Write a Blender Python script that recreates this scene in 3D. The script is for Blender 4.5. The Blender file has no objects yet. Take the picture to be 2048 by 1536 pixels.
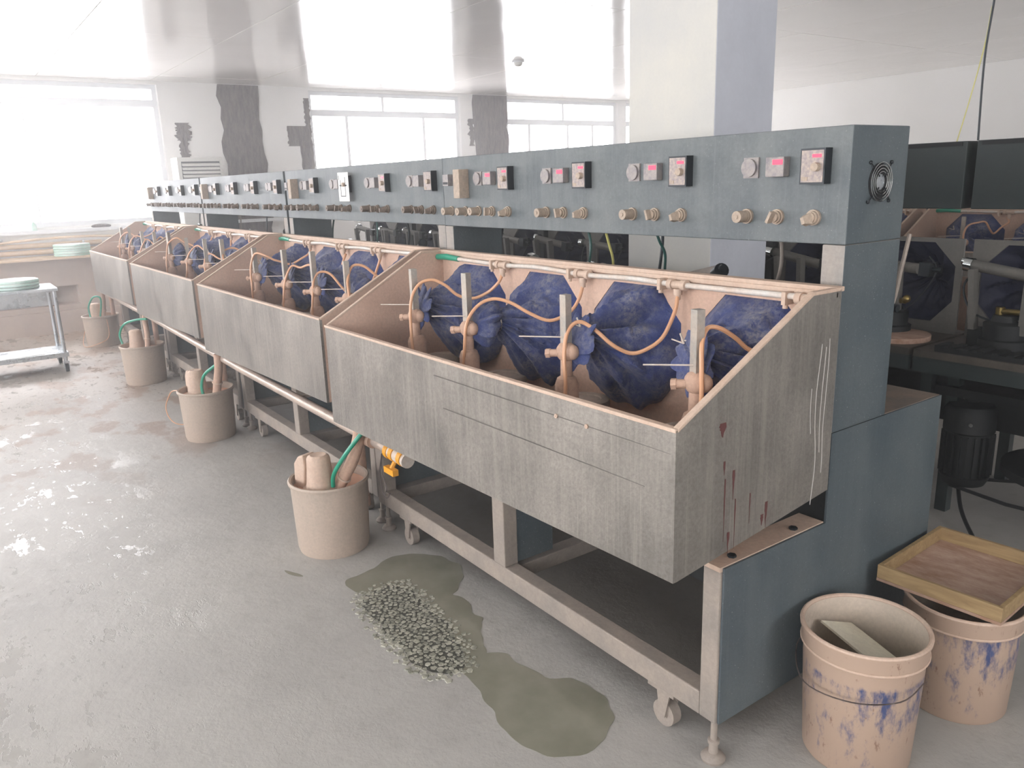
import bpy, math, random
from mathutils import Vector, Matrix, noise
random.seed(7)
scene = bpy.context.scene
COL = scene.collection
PI = math.pi

# ------------------------------------------------------------------ camera, world, exposure
cam_d = bpy.data.cameras.new('camera'); cam = bpy.data.objects.new('camera', cam_d); COL.objects.link(cam)
YAW, PITCH, ROLL = .9528, -.2515, -.0328
fw = Vector((-math.sin(YAW)*math.cos(PITCH), math.cos(YAW)*math.cos(PITCH), math.sin(PITCH)))
rt = Vector((math.cos(YAW), math.sin(YAW), 0)); up = rt.cross(fw)
r2 = rt*math.cos(ROLL)+up*math.sin(ROLL); u2 = -rt*math.sin(ROLL)+up*math.cos(ROLL)
M = Matrix((r2, u2, -fw)).transposed().to_4x4(); M.translation = Vector((1.1684, -1.2314, 1.55))
cam.matrix_world = M
cam_d.sensor_width = 36; cam_d.lens = 36*1579.7/2048; cam_d.clip_start = .05
scene.camera = cam
w = bpy.data.worlds.new('overcast_sky'); scene.world = w; w.use_nodes = True
bg = w.node_tree.nodes['Background']; bg.inputs[0].default_value = (.992, .98, 1, 1); bg.inputs[1].default_value = 16
scene.view_settings.view_transform = 'Standard'; scene.view_settings.look = 'None'
scene.view_settings.exposure = 0.0; scene.view_settings.gamma = 1
scene.view_settings.use_curve_mapping = False
scene.cycles.use_denoising = True
scene.cycles.max_bounces = 8; scene.cycles.diffuse_bounces = 5; scene.cycles.glossy_bounces = 4
scene.cycles.transparent_max_bounces = 12; scene.cycles.caustics_reflective = False; scene.cycles.caustics_refractive = False
scene.cycles.sample_clamp_indirect = 8

# ------------------------------------------------------------------ helpers
def lin(c):
    r = []
    for v in c:
        v = v/255.0
        r.append(v/12.92 if v <= .04045 else ((v+.055)/1.055)**2.4)
    return (*r, 1)

class G:
    """tiny node-graph helper"""
    def __init__(s, name):
        s.m = bpy.data.materials.new(name); s.m.use_nodes = True
        s.nt = s.m.node_tree; s.b = s.nt.nodes['Principled BSDF']
        s.tc = s.nt.nodes.new('ShaderNodeTexCoord')
    def link(s, a, b): s.nt.links.new(a, b)
    def new(s, t, **k):
        n = s.nt.nodes.new(t)
        for a, v in k.items(): setattr(n, a, v)
        return n
    def map(s, scale=(1, 1, 1), src='Object', loc=(0, 0, 0)):
        n = s.new('ShaderNodeMapping'); n.inputs['Scale'].default_value = scale; n.inputs['Location'].default_value = loc
        s.link(s.tc.outputs[src], n.inputs[0]); return n.outputs[0]
    def noise(s, scale, detail=4, rough=.6, vec=None, dist=0):
        n = s.new('ShaderNodeTexNoise'); n.inputs['Scale'].default_value = scale
        n.inputs['Detail'].default_value = detail; n.inputs['Roughness'].default_value = rough
        n.inputs['Distortion'].default_value = dist
        s.link(vec if vec else s.tc.outputs['Object'], n.inputs['Vector']); return n.outputs['Fac']
    def ramp(s, f, a, b, v0=0, v1=1):
        n = s.new('ShaderNodeMapRange'); n.inputs[1].default_value = a; n.inputs[2].default_value = b
        n.inputs[3].default_value = v0; n.inputs[4].default_value = v1; s.link(f, n.inputs[0]); return n.outputs[0]
    def math(s, op, a, b):
        n = s.new('ShaderNodeMath', operation=op)
        for i, v in enumerate((a, b)):
            if isinstance(v, (int, float)): n.inputs[i].default_value = v
            else: s.link(v, n.inputs[i])
        return n.outputs[0]
    def mix(s, f, a, b):
        n = s.new('ShaderNodeMix', data_type='RGBA')
        if isinstance(f, (int, float)): n.inputs[0].default_value = f
        else: s.link(f, n.inputs[0])
        for i, v in ((6, a), (7, b)):
            if isinstance(v, tuple): n.inputs[i].default_value = v
            else: s.link(v, n.inputs[i])
        return n.outputs[2]
    def bump(s, h, strength=.3, dist=.01):
        n = s.new('ShaderNodeBump'); n.inputs['Strength'].default_value = strength; n.inputs['Distance'].default_value = dist
        s.link(h, n.inputs['Height']); s.link(n.outputs[0], s.b.inputs['Normal'])
    def base(s, c):
        if isinstance(c, tuple): s.b.inputs['Base Color'].default_value = c
        else: s.link(c, s.b.inputs['Base Color'])
    def rough(s, v):
        if isinstance(v, (int, float)): s.b.inputs['Roughness'].default_value = v
        else: s.link(v, s.b.inputs['Roughness'])
    def metal(s, v):
        if isinstance(v, (int, float)): s.b.inputs['Metallic'].default_value = v
        else: s.link(v, s.b.inputs['Metallic'])

def dusty(name, c, dust, amt=.5, scale=4, rough=.6, metal=0, streak=0, speck=0, bump=.15, streak_scale=(14, 14, .9), grit=(.86, 1.09)):
    """a base colour with cloudy dust, vertical wash streaks and fine specks"""
    g = G(name)
    f = g.ramp(g.noise(scale, 6, .65), .5-amt*.5, .5+(1-amt)*.45+.05)
    col = g.mix(f, lin(c), lin(dust)) if amt >= 0 else lin(c)
    fine = g.noise(90, 3, .7)
    k = g.ramp(fine, .35, .72, *grit)
    mul = g.new('ShaderNodeMix', data_type='RGBA', blend_type='MULTIPLY'); mul.inputs[0].default_value = .8
    g.link(col, mul.inputs[6]); cmb = g.new('ShaderNodeCombineColor')
    for i in range(3): g.link(k, cmb.inputs[i])
    g.link(cmb.outputs[0], mul.inputs[7]); col = mul.outputs[2]
    if streak:
        s1 = g.ramp(g.noise(1.0, 5, .7, vec=g.map(streak_scale)), .48, .70, 0, streak)
        s2 = g.ramp(g.noise(1.0, 4, .6, vec=g.map((90, 90, 2.2))), .54, .70, 0, streak*.8)
        col = g.mix(g.math('MAXIMUM', s1, s2), col, lin(dust))
    if speck:
        sp = g.ramp(g.noise(230, 2, .5), .70, .75, 0, speck*.7)
        col = g.mix(sp, col, lin((205, 205, 195)))
    g.base(col); g.rough(g.ramp(f, 0, 1, rough, min(1, rough+.2))); g.metal(metal)
    if bump: g.bump(fine, bump, .004)
    return g.m

def plain(name, c, rough=.5, metal=0, emit=None, es=0):
    g = G(name); g.base(lin(c)); g.rough(rough); g.metal(metal)
    if emit: g.b.inputs['Emission Color'].default_value = lin(emit); g.b.inputs['Emission Strength'].default_value = es
    return g.m

class MB:
    """collects polygons; every face has a material slot and a smooth flag"""
    def __init__(s): s.v = []; s.f = []; s.mi = []; s.sm = []
    def add(s, vs, fs, mi=0, sm=False):
        o = len(s.v); s.v += [tuple(v) for v in vs]
        for f in fs: s.f.append([i+o for i in f]); s.mi.append(mi); s.sm.append(sm)
    def box(s, x0, y0, z0, x1, y1, z1, mi=0):
        x0, x1 = min(x0, x1), max(x0, x1); y0, y1 = min(y0, y1), max(y0, y1); z0, z1 = min(z0, z1), max(z0, z1)
        v = [(x0, y0, z0), (x1, y0, z0), (x1, y1, z0), (x0, y1, z0), (x0, y0, z1), (x1, y0, z1), (x1, y1, z1), (x0, y1, z1)]
        s.add(v, [(3, 2, 1, 0), (4, 5, 6, 7), (0, 1, 5, 4), (1, 2, 6, 5), (2, 3, 7, 6), (3, 0, 4, 7)], mi); return s
    def hexa(s, bot, top, mi=0):
        s.add(list(bot)+list(top), [(3, 2, 1, 0), (4, 5, 6, 7), (0, 1, 5, 4), (1, 2, 6, 5), (2, 3, 7, 6), (3, 0, 4, 7)], mi); return s
    def prism(s, poly, off, mi=0):
        n = len(poly); off = Vector(off)
        a = [Vector(p) for p in poly]; b = [p+off for p in a]
        s.add(a+b, [tuple(range(n))[::-1], tuple(range(n, 2*n))]+[(i, (i+1) % n, n+(i+1) % n, n+i) for i in range(n)], mi); return s
    def frame(s, d):
        d = Vector(d).normalized(); a = Vector((0, 0, 1)) if abs(d.z) < .9 else Vector((1, 0, 0))
        u = a.cross(d).normalized(); return u, d.cross(u)
    def tube(s, pts, r, n=10, mi=0, cap=True):
        pts = [Vector(p) for p in pts]; m = len(pts); rs = r if isinstance(r, (list, tuple)) else [r]*m
        vs = []; u = None
        for i, p in enumerate(pts):
            d = (pts[min(i+1, m-1)]-pts[max(i-1, 0)])
            if d.length < 1e-9: d = Vector((0, 0, 1))
            d.normalize()
            if u is None: u, v = s.frame(d)
            else:
                u = (u-d*u.dot(d)).normalized(); v = d.cross(u)
            for k in range(n):
                a = 2*PI*k/n; vs.append(p+(u*math.cos(a)+v*math.sin(a))*rs[i])
        fs = [(i*n+k, i*n+(k+1) % n, (i+1)*n+(k+1) % n, (i+1)*n+k) for i in range(m-1) for k in range(n)]
        s.add(vs, fs, mi, True)
        if cap:
            o = len(s.v)-m*n
            s.f.append([o+k for k in range(n)][::-1]); s.mi.append(mi); s.sm.append(False)
            s.f.append([o+(m-1)*n+k for k in range(n)]); s.mi.append(mi); s.sm.append(False)
        return s
    def cyl(s, a, b, r, n=16, mi=0, r2=None): return s.tube([a, b], [r, r if r2 is None else r2], n, mi)
    def lathe(s, prof, c=(0, 0, 0), n=32, mi=0, wob=None):
        """prof: (radius, z) pairs, revolved about the vertical axis at c; closed at radius 0"""
        vs = []; m = len(prof)
        for r, z in prof:
            for k in range(n):
                a = 2*PI*k/n; q = r*(wob(a, z) if wob else 1)
                vs.append((c[0]+q*math.cos(a), c[1]+q*math.sin(a), c[2]+z))
        fs = [(i*n+k, i*n+(k+1) % n, (i+1)*n+(k+1) % n, (i+1)*n+k) for i in range(m-1) for k in range(n)]
        s.add(vs, fs, mi, True); return s
    def ball(s, c, r, n=12, mi=0, sc=(1, 1, 1)):
        pr = [(r*math.sin(PI*i/8)+1e-5, -r*math.cos(PI*i/8)) for i in range(9)]
        o = len(s.v); s.lathe(pr, (0, 0, 0), n, mi)
        for i in range(o, len(s.v)):
            x, y, z = s.v[i]; s.v[i] = (c[0]+x*sc[0], c[1]+y*sc[1], c[2]+z*sc[2])
        return s
    def mesh(s, name, mats):
        me = bpy.data.meshes.new(name); me.from_pydata(s.v, [], s.f)
        for m in (mats if isinstance(mats, (list, tuple)) else [mats]): me.materials.append(m)
        me.polygons.foreach_set('material_index', s.mi); me.polygons.foreach_set('use_smooth', s.sm)
        me.validate(); me.update()
        if any(s.sm): me.set_sharp_from_angle(angle=math.radians(38))
        return me

def ob(name, mesh, parent=None, loc=(0, 0, 0), rot=(0, 0, 0), label=None, bevel=0):
    o = bpy.data.objects.new(name, mesh); COL.objects.link(o)
    o.location = loc; o.rotation_euler = rot
    if parent: o.parent = parent
    if label: o['label'] = label
    if bevel:
        m = o.modifiers.new('bevel', 'BEVEL'); m.width = bevel; m.segments = 2; m.limit_method = 'ANGLE'
    return o
def tag(o, label, cat, group=None):
    o['label'] = label; o['category'] = cat
    if group: o['group'] = group
    return o
def thing(name, loc, label, cat, group=None, rz=0):
    o = bpy.data.objects.new(name, None); COL.objects.link(o); o.location = loc; o.rotation_euler = (0, 0, rz); o.empty_display_size = .1
    return tag(o, label, cat, group)
def struct(name, mesh, parent=None, **k):
    o = ob(name, mesh, parent, **k)
    if not parent: o['kind'] = 'structure'
    return o
CACHE = {}
def shared(key, fn):
    if key not in CACHE: CACHE[key] = fn()
    return CACHE[key]
def smooth_path(pts, n=6):
    """Catmull-Rom through the points"""
    P = [Vector(p) for p in pts]; out = []
    for i in range(len(P)-1):
        p0 = P[max(i-1, 0)]; p1 = P[i]; p2 = P[i+1]; p3 = P[min(i+2, len(P)-1)]
        for k in range(n):
            t = k/n
            out.append(.5*((2*p1)+(-p0+p2)*t+(2*p0-5*p1+4*p2-p3)*t*t+(-p0+3*p1-3*p2+p3)*t**3))
    out.append(P[-1]); return out

# ------------------------------------------------------------------ materials
M_white_wall = dusty('white_wall_paint', (238, 238, 236), (230, 230, 226), .4, 1.5, .8, bump=.05, grit=(.96, 1.03))
M_dirty_wall = dusty('slurry_stained_wall', (196, 180, 166), (165, 150, 142), .45, 2, .8, bump=.1, grit=(.96, 1.03))
M_mortar = None
g = G('bare_mortar'); f = g.ramp(g.noise(1, 8, .75, vec=g.map((26, 26, 7))), .3, .72)
g.base(g.mix(f, lin((48, 38, 40)), lin((128, 116, 110)))); g.rough(.95); g.bump(f, .8, .02); M_mortar = g.m
g = G('glossy_ceiling'); g.base(g.mix(g.ramp(g.noise(.5, 3), .3, .7), lin((240, 237, 233)), lin((247, 245, 242))))
g.rough(.13); g.b.inputs['IOR'].default_value = 1.6; g.bump(g.noise(1.3, 2, .5), .12, .05); M_ceil = g.m
M_frame_w = plain('window_frame_white', (225, 228, 230), .35)
M_pillar = dusty('pillar_paint', (212, 210, 200), (195, 196, 194), .4, 2.5, .75, streak=.25, bump=.05, grit=(.96, 1.03))
M_black = plain('black_rubber', (24, 26, 28), .6)
M_dark = dusty('dark_oily_metal', (24, 29, 31), (42, 43, 41), .4, 8, .55, .3, bump=.2)
M_cab = dusty('blue_grey_enamel', (68, 79, 84), (118, 123, 123), .5, 5, .5, 0, streak=.5, speck=.6, bump=.25)
M_side = dusty('blue_grey_side_enamel', (60, 73, 80), (92, 100, 102), .45, 4, .5, 0, streak=.38, speck=1, bump=.2)
M_green_cab = dusty('dark_green_enamel', (34, 46, 46), (50, 56, 54), .35, 5, .5, 0, streak=.15, bump=.15)
M_side_dk = dusty('grey_plate', (88, 88, 86), (120, 116, 108), .45, 4, .55, .2, streak=.35, bump=.2)
M_steel = dusty('scratched_tank_sheet', (112, 109, 105), (172, 166, 157), .5, 2.2, .32, .55, streak=.5, grit=(.76, 1.16), bump=.3, streak_scale=(34, 34, 1.2))
M_steel_dk = dusty('dark_steel_seam', (98, 96, 92), (126, 122, 116), .5, 20, .5, .4)  # colour of the seam strips, a little darker than the tank sheet
M_coat = dusty('dried_pink_slurry', (184, 152, 132), (210, 182, 162), .5, 3, .7, 0, bump=.25)
M_coat_rim = dusty('slurry_coated_rim', (184, 158, 138), (202, 182, 164), .5, 12, .6, 0, bump=.2)
M_coat_dk = dusty('slurry_coated_iron', (196, 164, 142), (168, 140, 122), .45, 18, .7, 0, bump=.4)
M_frame = dusty('dusty_frame_tube', (160, 148, 136), (128, 122, 116), .45, 7, .6, 0, speck=.2, bump=.25)
M_brown_top = dusty('dusty_brown_top', (84, 76, 70), (132, 114, 98), .4, 7, .7, 0, bump=.3)
M_pvc = dusty('pvc_pipe', (206, 206, 200), (198, 172, 150), .45, 10, .4, 0, bump=.1)
M_wet_pvc = dusty('slurry_splashed_pipe', (170, 158, 148), (206, 186, 170), .5, 14, .3, .3, bump=.3)
M_hose = plain('peach_rubber_hose', (206, 158, 122), .35)
M_green = plain('green_hose', (24, 140, 112), .3)
M_dgreen = plain('dark_green_hose', (40, 84, 78), .35)
M_yellow = plain('yellow_tape', (214, 150, 30), .45)
M_ywire = plain('yellow_wire', (206, 200, 120), .5)
M_chrome = plain('chrome', (200, 205, 205), .15, 1)
M_brass = plain('brass', (150, 130, 80), .3, .9)
M_blackmet = plain('black_fitting', (34, 40, 44), .4, .4)
M_bar = dusty('square_steel_bar', (146, 148, 144), (186, 172, 156), .5, 25, .4, .4, bump=.3)
M_bucket = dusty('slurry_bucket_plastic', (164, 152, 138), (186, 168, 152), .45, 5, .55, 0, streak=.3, bump=.12)
g = G('wet_slurry'); g.base(g.mix(g.ramp(g.noise(9, 4), .4, .7), lin((222, 172, 144)), lin((230, 190, 166)))); g.rough(.25); M_slurry = g.m
g = G('blue_cloth')
f = g.ramp(g.noise(6, 9, .72), .42, .62); f2 = g.ramp(g.noise(70, 4, .75), .38, .62)
g.base(g.mix(g.math('MULTIPLY', f, f2), lin((28, 48, 104)), lin((122, 122, 126)))); g.rough(.6)
g.b.inputs['Sheen Weight'].default_value = .15; g.bump(g.noise(22, 6, .72), .7, .015); M_cloth = g.m
g = G('blue_paint_pail')
fz = g.noise(1, 7, .75, vec=g.map((30, 30, 12))); big = g.noise(3, 4, .6)
sep = g.new('ShaderNodeSeparateXYZ'); g.link(g.tc.outputs['Object'], sep.inputs[0])
zt = g.ramp(sep.outputs[2], .02, .30, -.09, .07)
zt = g.math('ADD', zt, g.ramp(sep.outputs[2], .275, .30, 0, -.22))
mk = g.ramp(g.math('ADD', g.math('ADD', g.math('MULTIPLY', fz, .7), g.math('MULTIPLY', big, .3)), zt), .50, .62)
br = g.ramp(g.noise(1, 5, .8, vec=g.map((34, 34, 12), loc=(3, 1, 2))), .60, .66, 0, .8)
g.base(g.mix(br, g.mix(mk, lin((168, 146, 128)), lin((62, 74, 112))), lin((116, 84, 66)))); g.rough(.5); M_pail = g.m
M_pail_in = dusty('pail_inside', (176, 166, 150), (198, 182, 166), .4, 5, .5, 0, bump=.1)
M_paper = plain('white_paper', (236, 236, 232), .7)
M_ink = plain('black_ink', (30, 32, 36), .6)
M_board = dusty('cream_board', (224, 220, 200), (206, 196, 178), .3, 6, .6, 0, bump=.05)
g = G('pine_wood'); f = g.ramp(g.noise(1, 6, .7, vec=g.map((4, 34, 34), loc=(.3, 0, 0)), dist=1.2), .3, .7)
g.base(g.mix(f, lin((128, 104, 70)), lin((168, 144, 104)))); g.rough(.6); g.bump(f, .2, .004); M_wood = g.m
g = G('dusty_plywood'); f = g.ramp(g.noise(1, 7, .75, vec=g.map((10, 30, 30))), .35, .7)
g.base(g.mix(f, lin((146, 112, 90)), lin((190, 166, 150)))); g.rough(.7); M_ply = g.m
M_red = plain('red_led', (255, 40, 70), .4, emit=(255, 50, 80), es=1.6)
M_face = dusty('dusty_instrument_face', (168, 160, 152), (122, 120, 128), .45, 60, .5, 0, bump=.4)
M_label = dusty('worn_controller_print', (136, 128, 138), (190, 176, 156), .5, 90, .5, 0, bump=.5)
M_knob = dusty('dusty_knob', (186, 168, 148), (150, 138, 126), .45, 70, .6, 0, bump=.5)
M_glassy = plain('dusty_gauge_glass', (170, 170, 160), .25)
M_galv = dusty('bright_steel_shelf', (178, 186, 192), (206, 208, 208), .4, 6, .22, .85, bump=.1)
M_gdisc = dusty('pale_green_disc', (150, 206, 186), (228, 240, 236), .45, 8, .5, 0, bump=.1)
M_cream = dusty('cream_pipe', (214, 190, 158), (190, 166, 140), .4, 9, .5, 0, bump=.1)
M_ac = plain('air_conditioner_white', (214, 214, 208), .4)
M_lap = dusty('lap_disc', (196, 178, 160), (160, 150, 138), .45, 14, .5, 0, bump=.2)
M_redstain = plain('dark_red_stain', (84, 42, 40), .6)
M_whitedrip = plain('white_drip', (176, 172, 168), .5)
g = G('window_glass'); nt = g.nt; out = nt.nodes['Material Output']
tr = g.new('ShaderNodeBsdfTransparent'); gl = g.new('ShaderNodeBsdfGlossy'); gl.inputs['Roughness'].default_value = .02
fr = g.new('ShaderNodeFresnel'); fr.inputs[0].default_value = 1.25; mx = g.new('ShaderNodeMixShader')
tr.inputs[0].default_value = (.98, .975, .98, 1)
g.link(fr.outputs[0], mx.inputs[0]); g.link(tr.outputs[0], mx.inputs[1]); g.link(gl.outputs[0], mx.inputs[2]); g.link(mx.outputs[0], out.inputs[0]); M_glass = g.m

M_cloth_shade = dusty('shaded_blue_cloth', (16, 24, 56), (46, 48, 62), .4, 9, .6, 0, bump=.3)  # same blue cloth for the rear sleeves, with their shade painted into the colour
# floor: worn concrete, wet towards the windows
g = G('worn_concrete'); P3 = g.tc.outputs['Object']
n1 = g.ramp(g.noise(1.1, 8, .65), .3, .7); n2 = g.noise(14, 6, .7)
c = g.mix(n1, lin((154, 152, 147)), lin((174, 172, 166)))
c = g.mix(g.ramp(n2, .52, .78, 0, .35), c, lin((126, 122, 112)))
sx = g.new('ShaderNodeSeparateXYZ'); g.link(P3, sx.inputs[0])
far = g.math('MULTIPLY', g.ramp(sx.outputs[1], -.35, -1.0), g.ramp(sx.outputs[0], .1, -1.6))   # the wet aisle
far2 = g.ramp(sx.outputs[0], -4.2, -6.5)
wetarea = g.math('MAXIMUM', far, far2)
wn0 = g.noise(2.5, 5, .6)
wn = g.noise(1, 6, .72, vec=g.map((3.0, 5.0, 1)))
pud = g.math('MULTIPLY', g.math('MAXIMUM', g.ramp(wn, .58, .595), g.ramp(g.noise(1, 5, .7, vec=g.map((11, 17, 1), loc=(5, 5, 0))), .60, .615)), wetarea)
film = g.math('MULTIPLY', g.ramp(g.noise(1, 7, .8, vec=g.map((14, 14, 1))), .45, .6), wetarea)
dk = g.math('MULTIPLY', g.ramp(g.noise(1, 5, .6, vec=g.map((1.6, 2.4, 1), loc=(4, 2, 0))), .53, .58, 0, .8), g.ramp(sx.outputs[0], -3.0, -4.5))
c = g.mix(dk, c, lin((134, 112, 96)))
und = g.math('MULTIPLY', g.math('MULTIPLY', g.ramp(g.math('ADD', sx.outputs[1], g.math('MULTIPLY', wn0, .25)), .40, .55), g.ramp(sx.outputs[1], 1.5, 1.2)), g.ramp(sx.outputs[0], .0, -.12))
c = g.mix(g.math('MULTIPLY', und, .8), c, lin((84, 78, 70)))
pk = g.math('MULTIPLY', g.ramp(sx.outputs[0], -4, -9), .5)
c = g.mix(pk, c, lin((186, 166, 148)))
g.base(c)
ro = g.math('SUBTRACT', g.ramp(n2, .3, .7, .46, .62), g.math('MULTIPLY', film, .20))
ro = g.math('MULTIPLY', ro, g.ramp(pud, 0, 1, 1, .12))
g.rough(ro); g.b.inputs['Specular IOR Level'].default_value = .3
bh = g.math('MULTIPLY', g.noise(22, 6, .7), g.ramp(pud, 0, 1, 1, .05)); g.bump(bh, .35, .01)
M_floor = g.m
g = G('puddle_water'); g.base(g.mix(g.ramp(g.noise(6, 5), .3, .7), lin((118, 117, 102)), lin((138, 136, 122)))); g.rough(.16); M_puddle = g.m
g = G('pebble_stone'); g.base(g.mix(g.ramp(g.noise(40, 2), .4, .6), lin((118, 119, 106)), lin((172, 171, 156)))); g.rough(.35); M_pebble = g.m
M_pebbed = plain('pebble_bed', (72, 73, 66), .4)

# ------------------------------------------------------------------ room shell
XW, XE, YL, YR, ZC = -9.6, 5.0, -5.0, 10.45, 2.86
T = .25
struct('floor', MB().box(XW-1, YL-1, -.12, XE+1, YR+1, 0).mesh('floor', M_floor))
ceil = struct('ceiling', MB().box(XW-T, YL-T, ZC+.02, XE+T, YR+T, ZC+.14).mesh('ceiling', M_frame_w))
ys = [1.2+1.2*k for k in range(-5, 8)]; xs = [-6.5+2.6*k for k in range(-1, 5)]
xs = [XW]+[x for x in xs if XW < x < XE]+[XE]; ys = [YL]+[y for y in ys if YL < y < YR]+[YR]
for i in range(len(xs)-1):
    for j in range(len(ys)-1):
        gph = .004
        ob('ceiling_panel', MB().box(xs[i]+gph, ys[j]+gph, ZC+random.uniform(0, .002), xs[i+1]-gph, ys[j+1]-gph, ZC+.021).mesh('ceiling_panel', M_ceil), ceil)

def wall_with_windows(name, axis, pos, thick, a0, a1, wins, mat):
    """axis 'x': the wall plane is x=pos and runs along y; thick is signed outward. wins: (a0,a1,z0,z1)"""
    mb = MB()
    def bx(u0, u1, z0, z1):
        if u1-u0 < 1e-4 or z1-z0 < 1e-4: return
        if axis == 'x': mb.box(pos, u0, z0, pos+thick, u1, z1)
        else: mb.box(u0, pos, z0, u1, pos+thick, z1)
    cur = a0
    for (u0, u1, z0, z1) in wins:
        bx(cur, u0, 0, ZC+.02); bx(u0, u1, 0, z0); bx(u0, u1, z1, ZC+.02); cur = u1
    bx(cur, a1, 0, ZC+.02)
    return struct(name, mb.mesh(name, mat))
WN = 0
def window(axis, pos, out, u0, u1, z0, z1, transom, mull_lo, mull_hi, portal=True):
    global WN; WN += 1
    nm = 'window_%d' % WN
    d0, d1 = pos+out*.06, pos+out*.12
    def bx(mb, a, b, z, zz, e=0):
        if axis == 'x': mb.box(d0-e*out, a, z, d1+e*out, b, zz)
        else: mb.box(a, d0-e*out, z, b, d1+e*out, zz)
    fmb = MB(); f = .055
    bx(fmb, u0, u0+f, z0, z1); bx(fmb, u1-f, u1, z0, z1); bx(fmb, u0+f, u1-f, z0, z0+f); bx(fmb, u0+f, u1-f, z1-.05, z1)
    root = struct(nm, fmb.mesh(nm, M_frame_w))
    ob('transom', (lambda m: (bx(m, u0+f, u1-f, transom-.04, transom+.045, .01), m)[1])(MB()).mesh('transom', M_frame_w), root)
    for m_ in mull_lo:
        mm = MB(); bx(mm, m_-.022, m_+.022, z0+f, transom-.04); ob('mullion', mm.mesh('mullion', M_frame_w), root)
    for m_ in mull_hi:
        mm = MB(); bx(mm, m_-.02, m_+.02, transom+.045, z1-.05); ob('mullion', mm.mesh('mullion', M_frame_w), root)
    for lst, za, zb in ((mull_lo, z0+f, transom-.04), (mull_hi, transom+.045, z1-.05)):
        e = [u0+f]+list(lst)+[u1-f]
        for i in range(len(e)-1):
            mm = MB(); c0 = (d0+d1)/2
            if axis == 'x': mm.box(c0-.003, e[i], za, c0+.003, e[i+1], zb)
            else: mm.box(e[i], c0-.003, za, e[i+1], c0+.003, zb)
            ob('glass_pane', mm.mesh('glass_pane', M_glass), root)
    # light portal in the opening (samples the sky only)
    if portal:
        ld = bpy.data.lights.new('sky_portal', 'AREA'); ld.shape = 'RECTANGLE'; ld.cycles.is_portal = True
        lo = bpy.data.objects.new('sky_portal', ld); COL.objects.link(lo)
        ld.size = u1-u0; ld.size_y = z1-z0
        mid = (u0+u1)/2; zz = (z0+z1)/2
        pp = pos-out*.01
        if axis == 'x': lo.location = (pp, mid, zz); dirv = Vector((-out, 0, 0))
        else: lo.location = (mid, pp, zz); dirv = Vector((0, -out, 0))
        lo.rotation_euler = dirv.to_track_quat('-Z', 'Y').to_euler()
    return root

far_w = [(-3.6, 1.27, 1.2, 2.82), (3.2, 5.62, 1.15, 2.82), (6.5, 8.9, 1.15, 2.82), (9.1, 10.3, 1.15, 2.82)]
wf = wall_with_windows('wall_far', 'x', XW, -T, YL-T, YR+T, far_w, M_white_wall)
window('x', XW, -1, -3.6, 1.27, 1.2, 2.82, 2.60, (-1.6, -.2), (-1.6,))
window('x', XW, -1, 3.2, 5.62, 1.15, 2.82, 2.54, (3.76, 5.0), (4.34,))
window('x', XW, -1, 6.5, 8.9, 1.15, 2.82, 2.47, (6.98, 7.8, 8.36), (7.7,))
window('x', XW, -1, 9.1, 10.3, 1.15, 2.82, 2.47, (9.7,), (9.7,))
left_w = [(-8.4, -5.6, 1.0, 2.7), (-4.8, -1.8, 1.0, 2.7), (-1.0, 1.6, 1.0, 2.7), (2.2, 4.6, 1.0, 2.7)]
wall_with_windows('wall_left', 'y', YL, -T, XW, XE, left_w, M_white_wall)
for (a, b, c_, d) in left_w: window('y', YL, -1, a, b, c_, d, 2.3, ((a+b)/2,), ((a+b)/2,))
struct('wall_right', MB().box(XW, YR, 0, XE, YR+T, ZC+.02).mesh('wall_right', M_white_wall))
near_w = [(-.6, 1.8, 1.2, 2.5), (6.4, 9.4, 1.1, 2.7)]
wall_with_windows('wall_near', 'x', XE, T, YL-T, YR+T, near_w, M_white_wall)
for (a, b, c_, d) in near_w: window('x', XE, 1, a, b, c_, d, 2.3, ((a+b)/2,), ((a+b)/2,))

hz = bpy.data.materials.new('dust_haze'); hz.use_nodes = True; nt = hz.node_tree; nt.nodes.clear()
vo = nt.nodes.new('ShaderNodeOutputMaterial'); vs_ = nt.nodes.new('ShaderNodeVolumeScatter')
vs_.inputs['Color'].default_value = (1, 1, 1, 1); vs_.inputs['Density'].default_value = .027; vs_.inputs['Anisotropy'].default_value = .5
nt.links.new(vs_.outputs[0], vo.inputs['Volume'])
hzo = struct('haze', MB().box(XW+.01, YL+.01, .001, XE-.01, YR-.01, ZC-.001).mesh('haze', hz))
def jag(x0, x1, z0, z1, seed, amp=.03, n=14):
    """outline in (u,z) with ragged vertical sides"""
    rn = random.Random(seed); pts = []
    L = [(x0+rn.uniform(-amp, amp), z0+(z1-z0)*i/n) for i in range(n+1)]; R = [(x1+rn.uniform(-amp, amp), z0+(z1-z0)*i/n) for i in range(n+1)]
    L[0] = (x0, z0); R[0] = (x1, z0); L[-1] = (x0, z1); R[-1] = (x1, z1)
    return L, R
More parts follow.
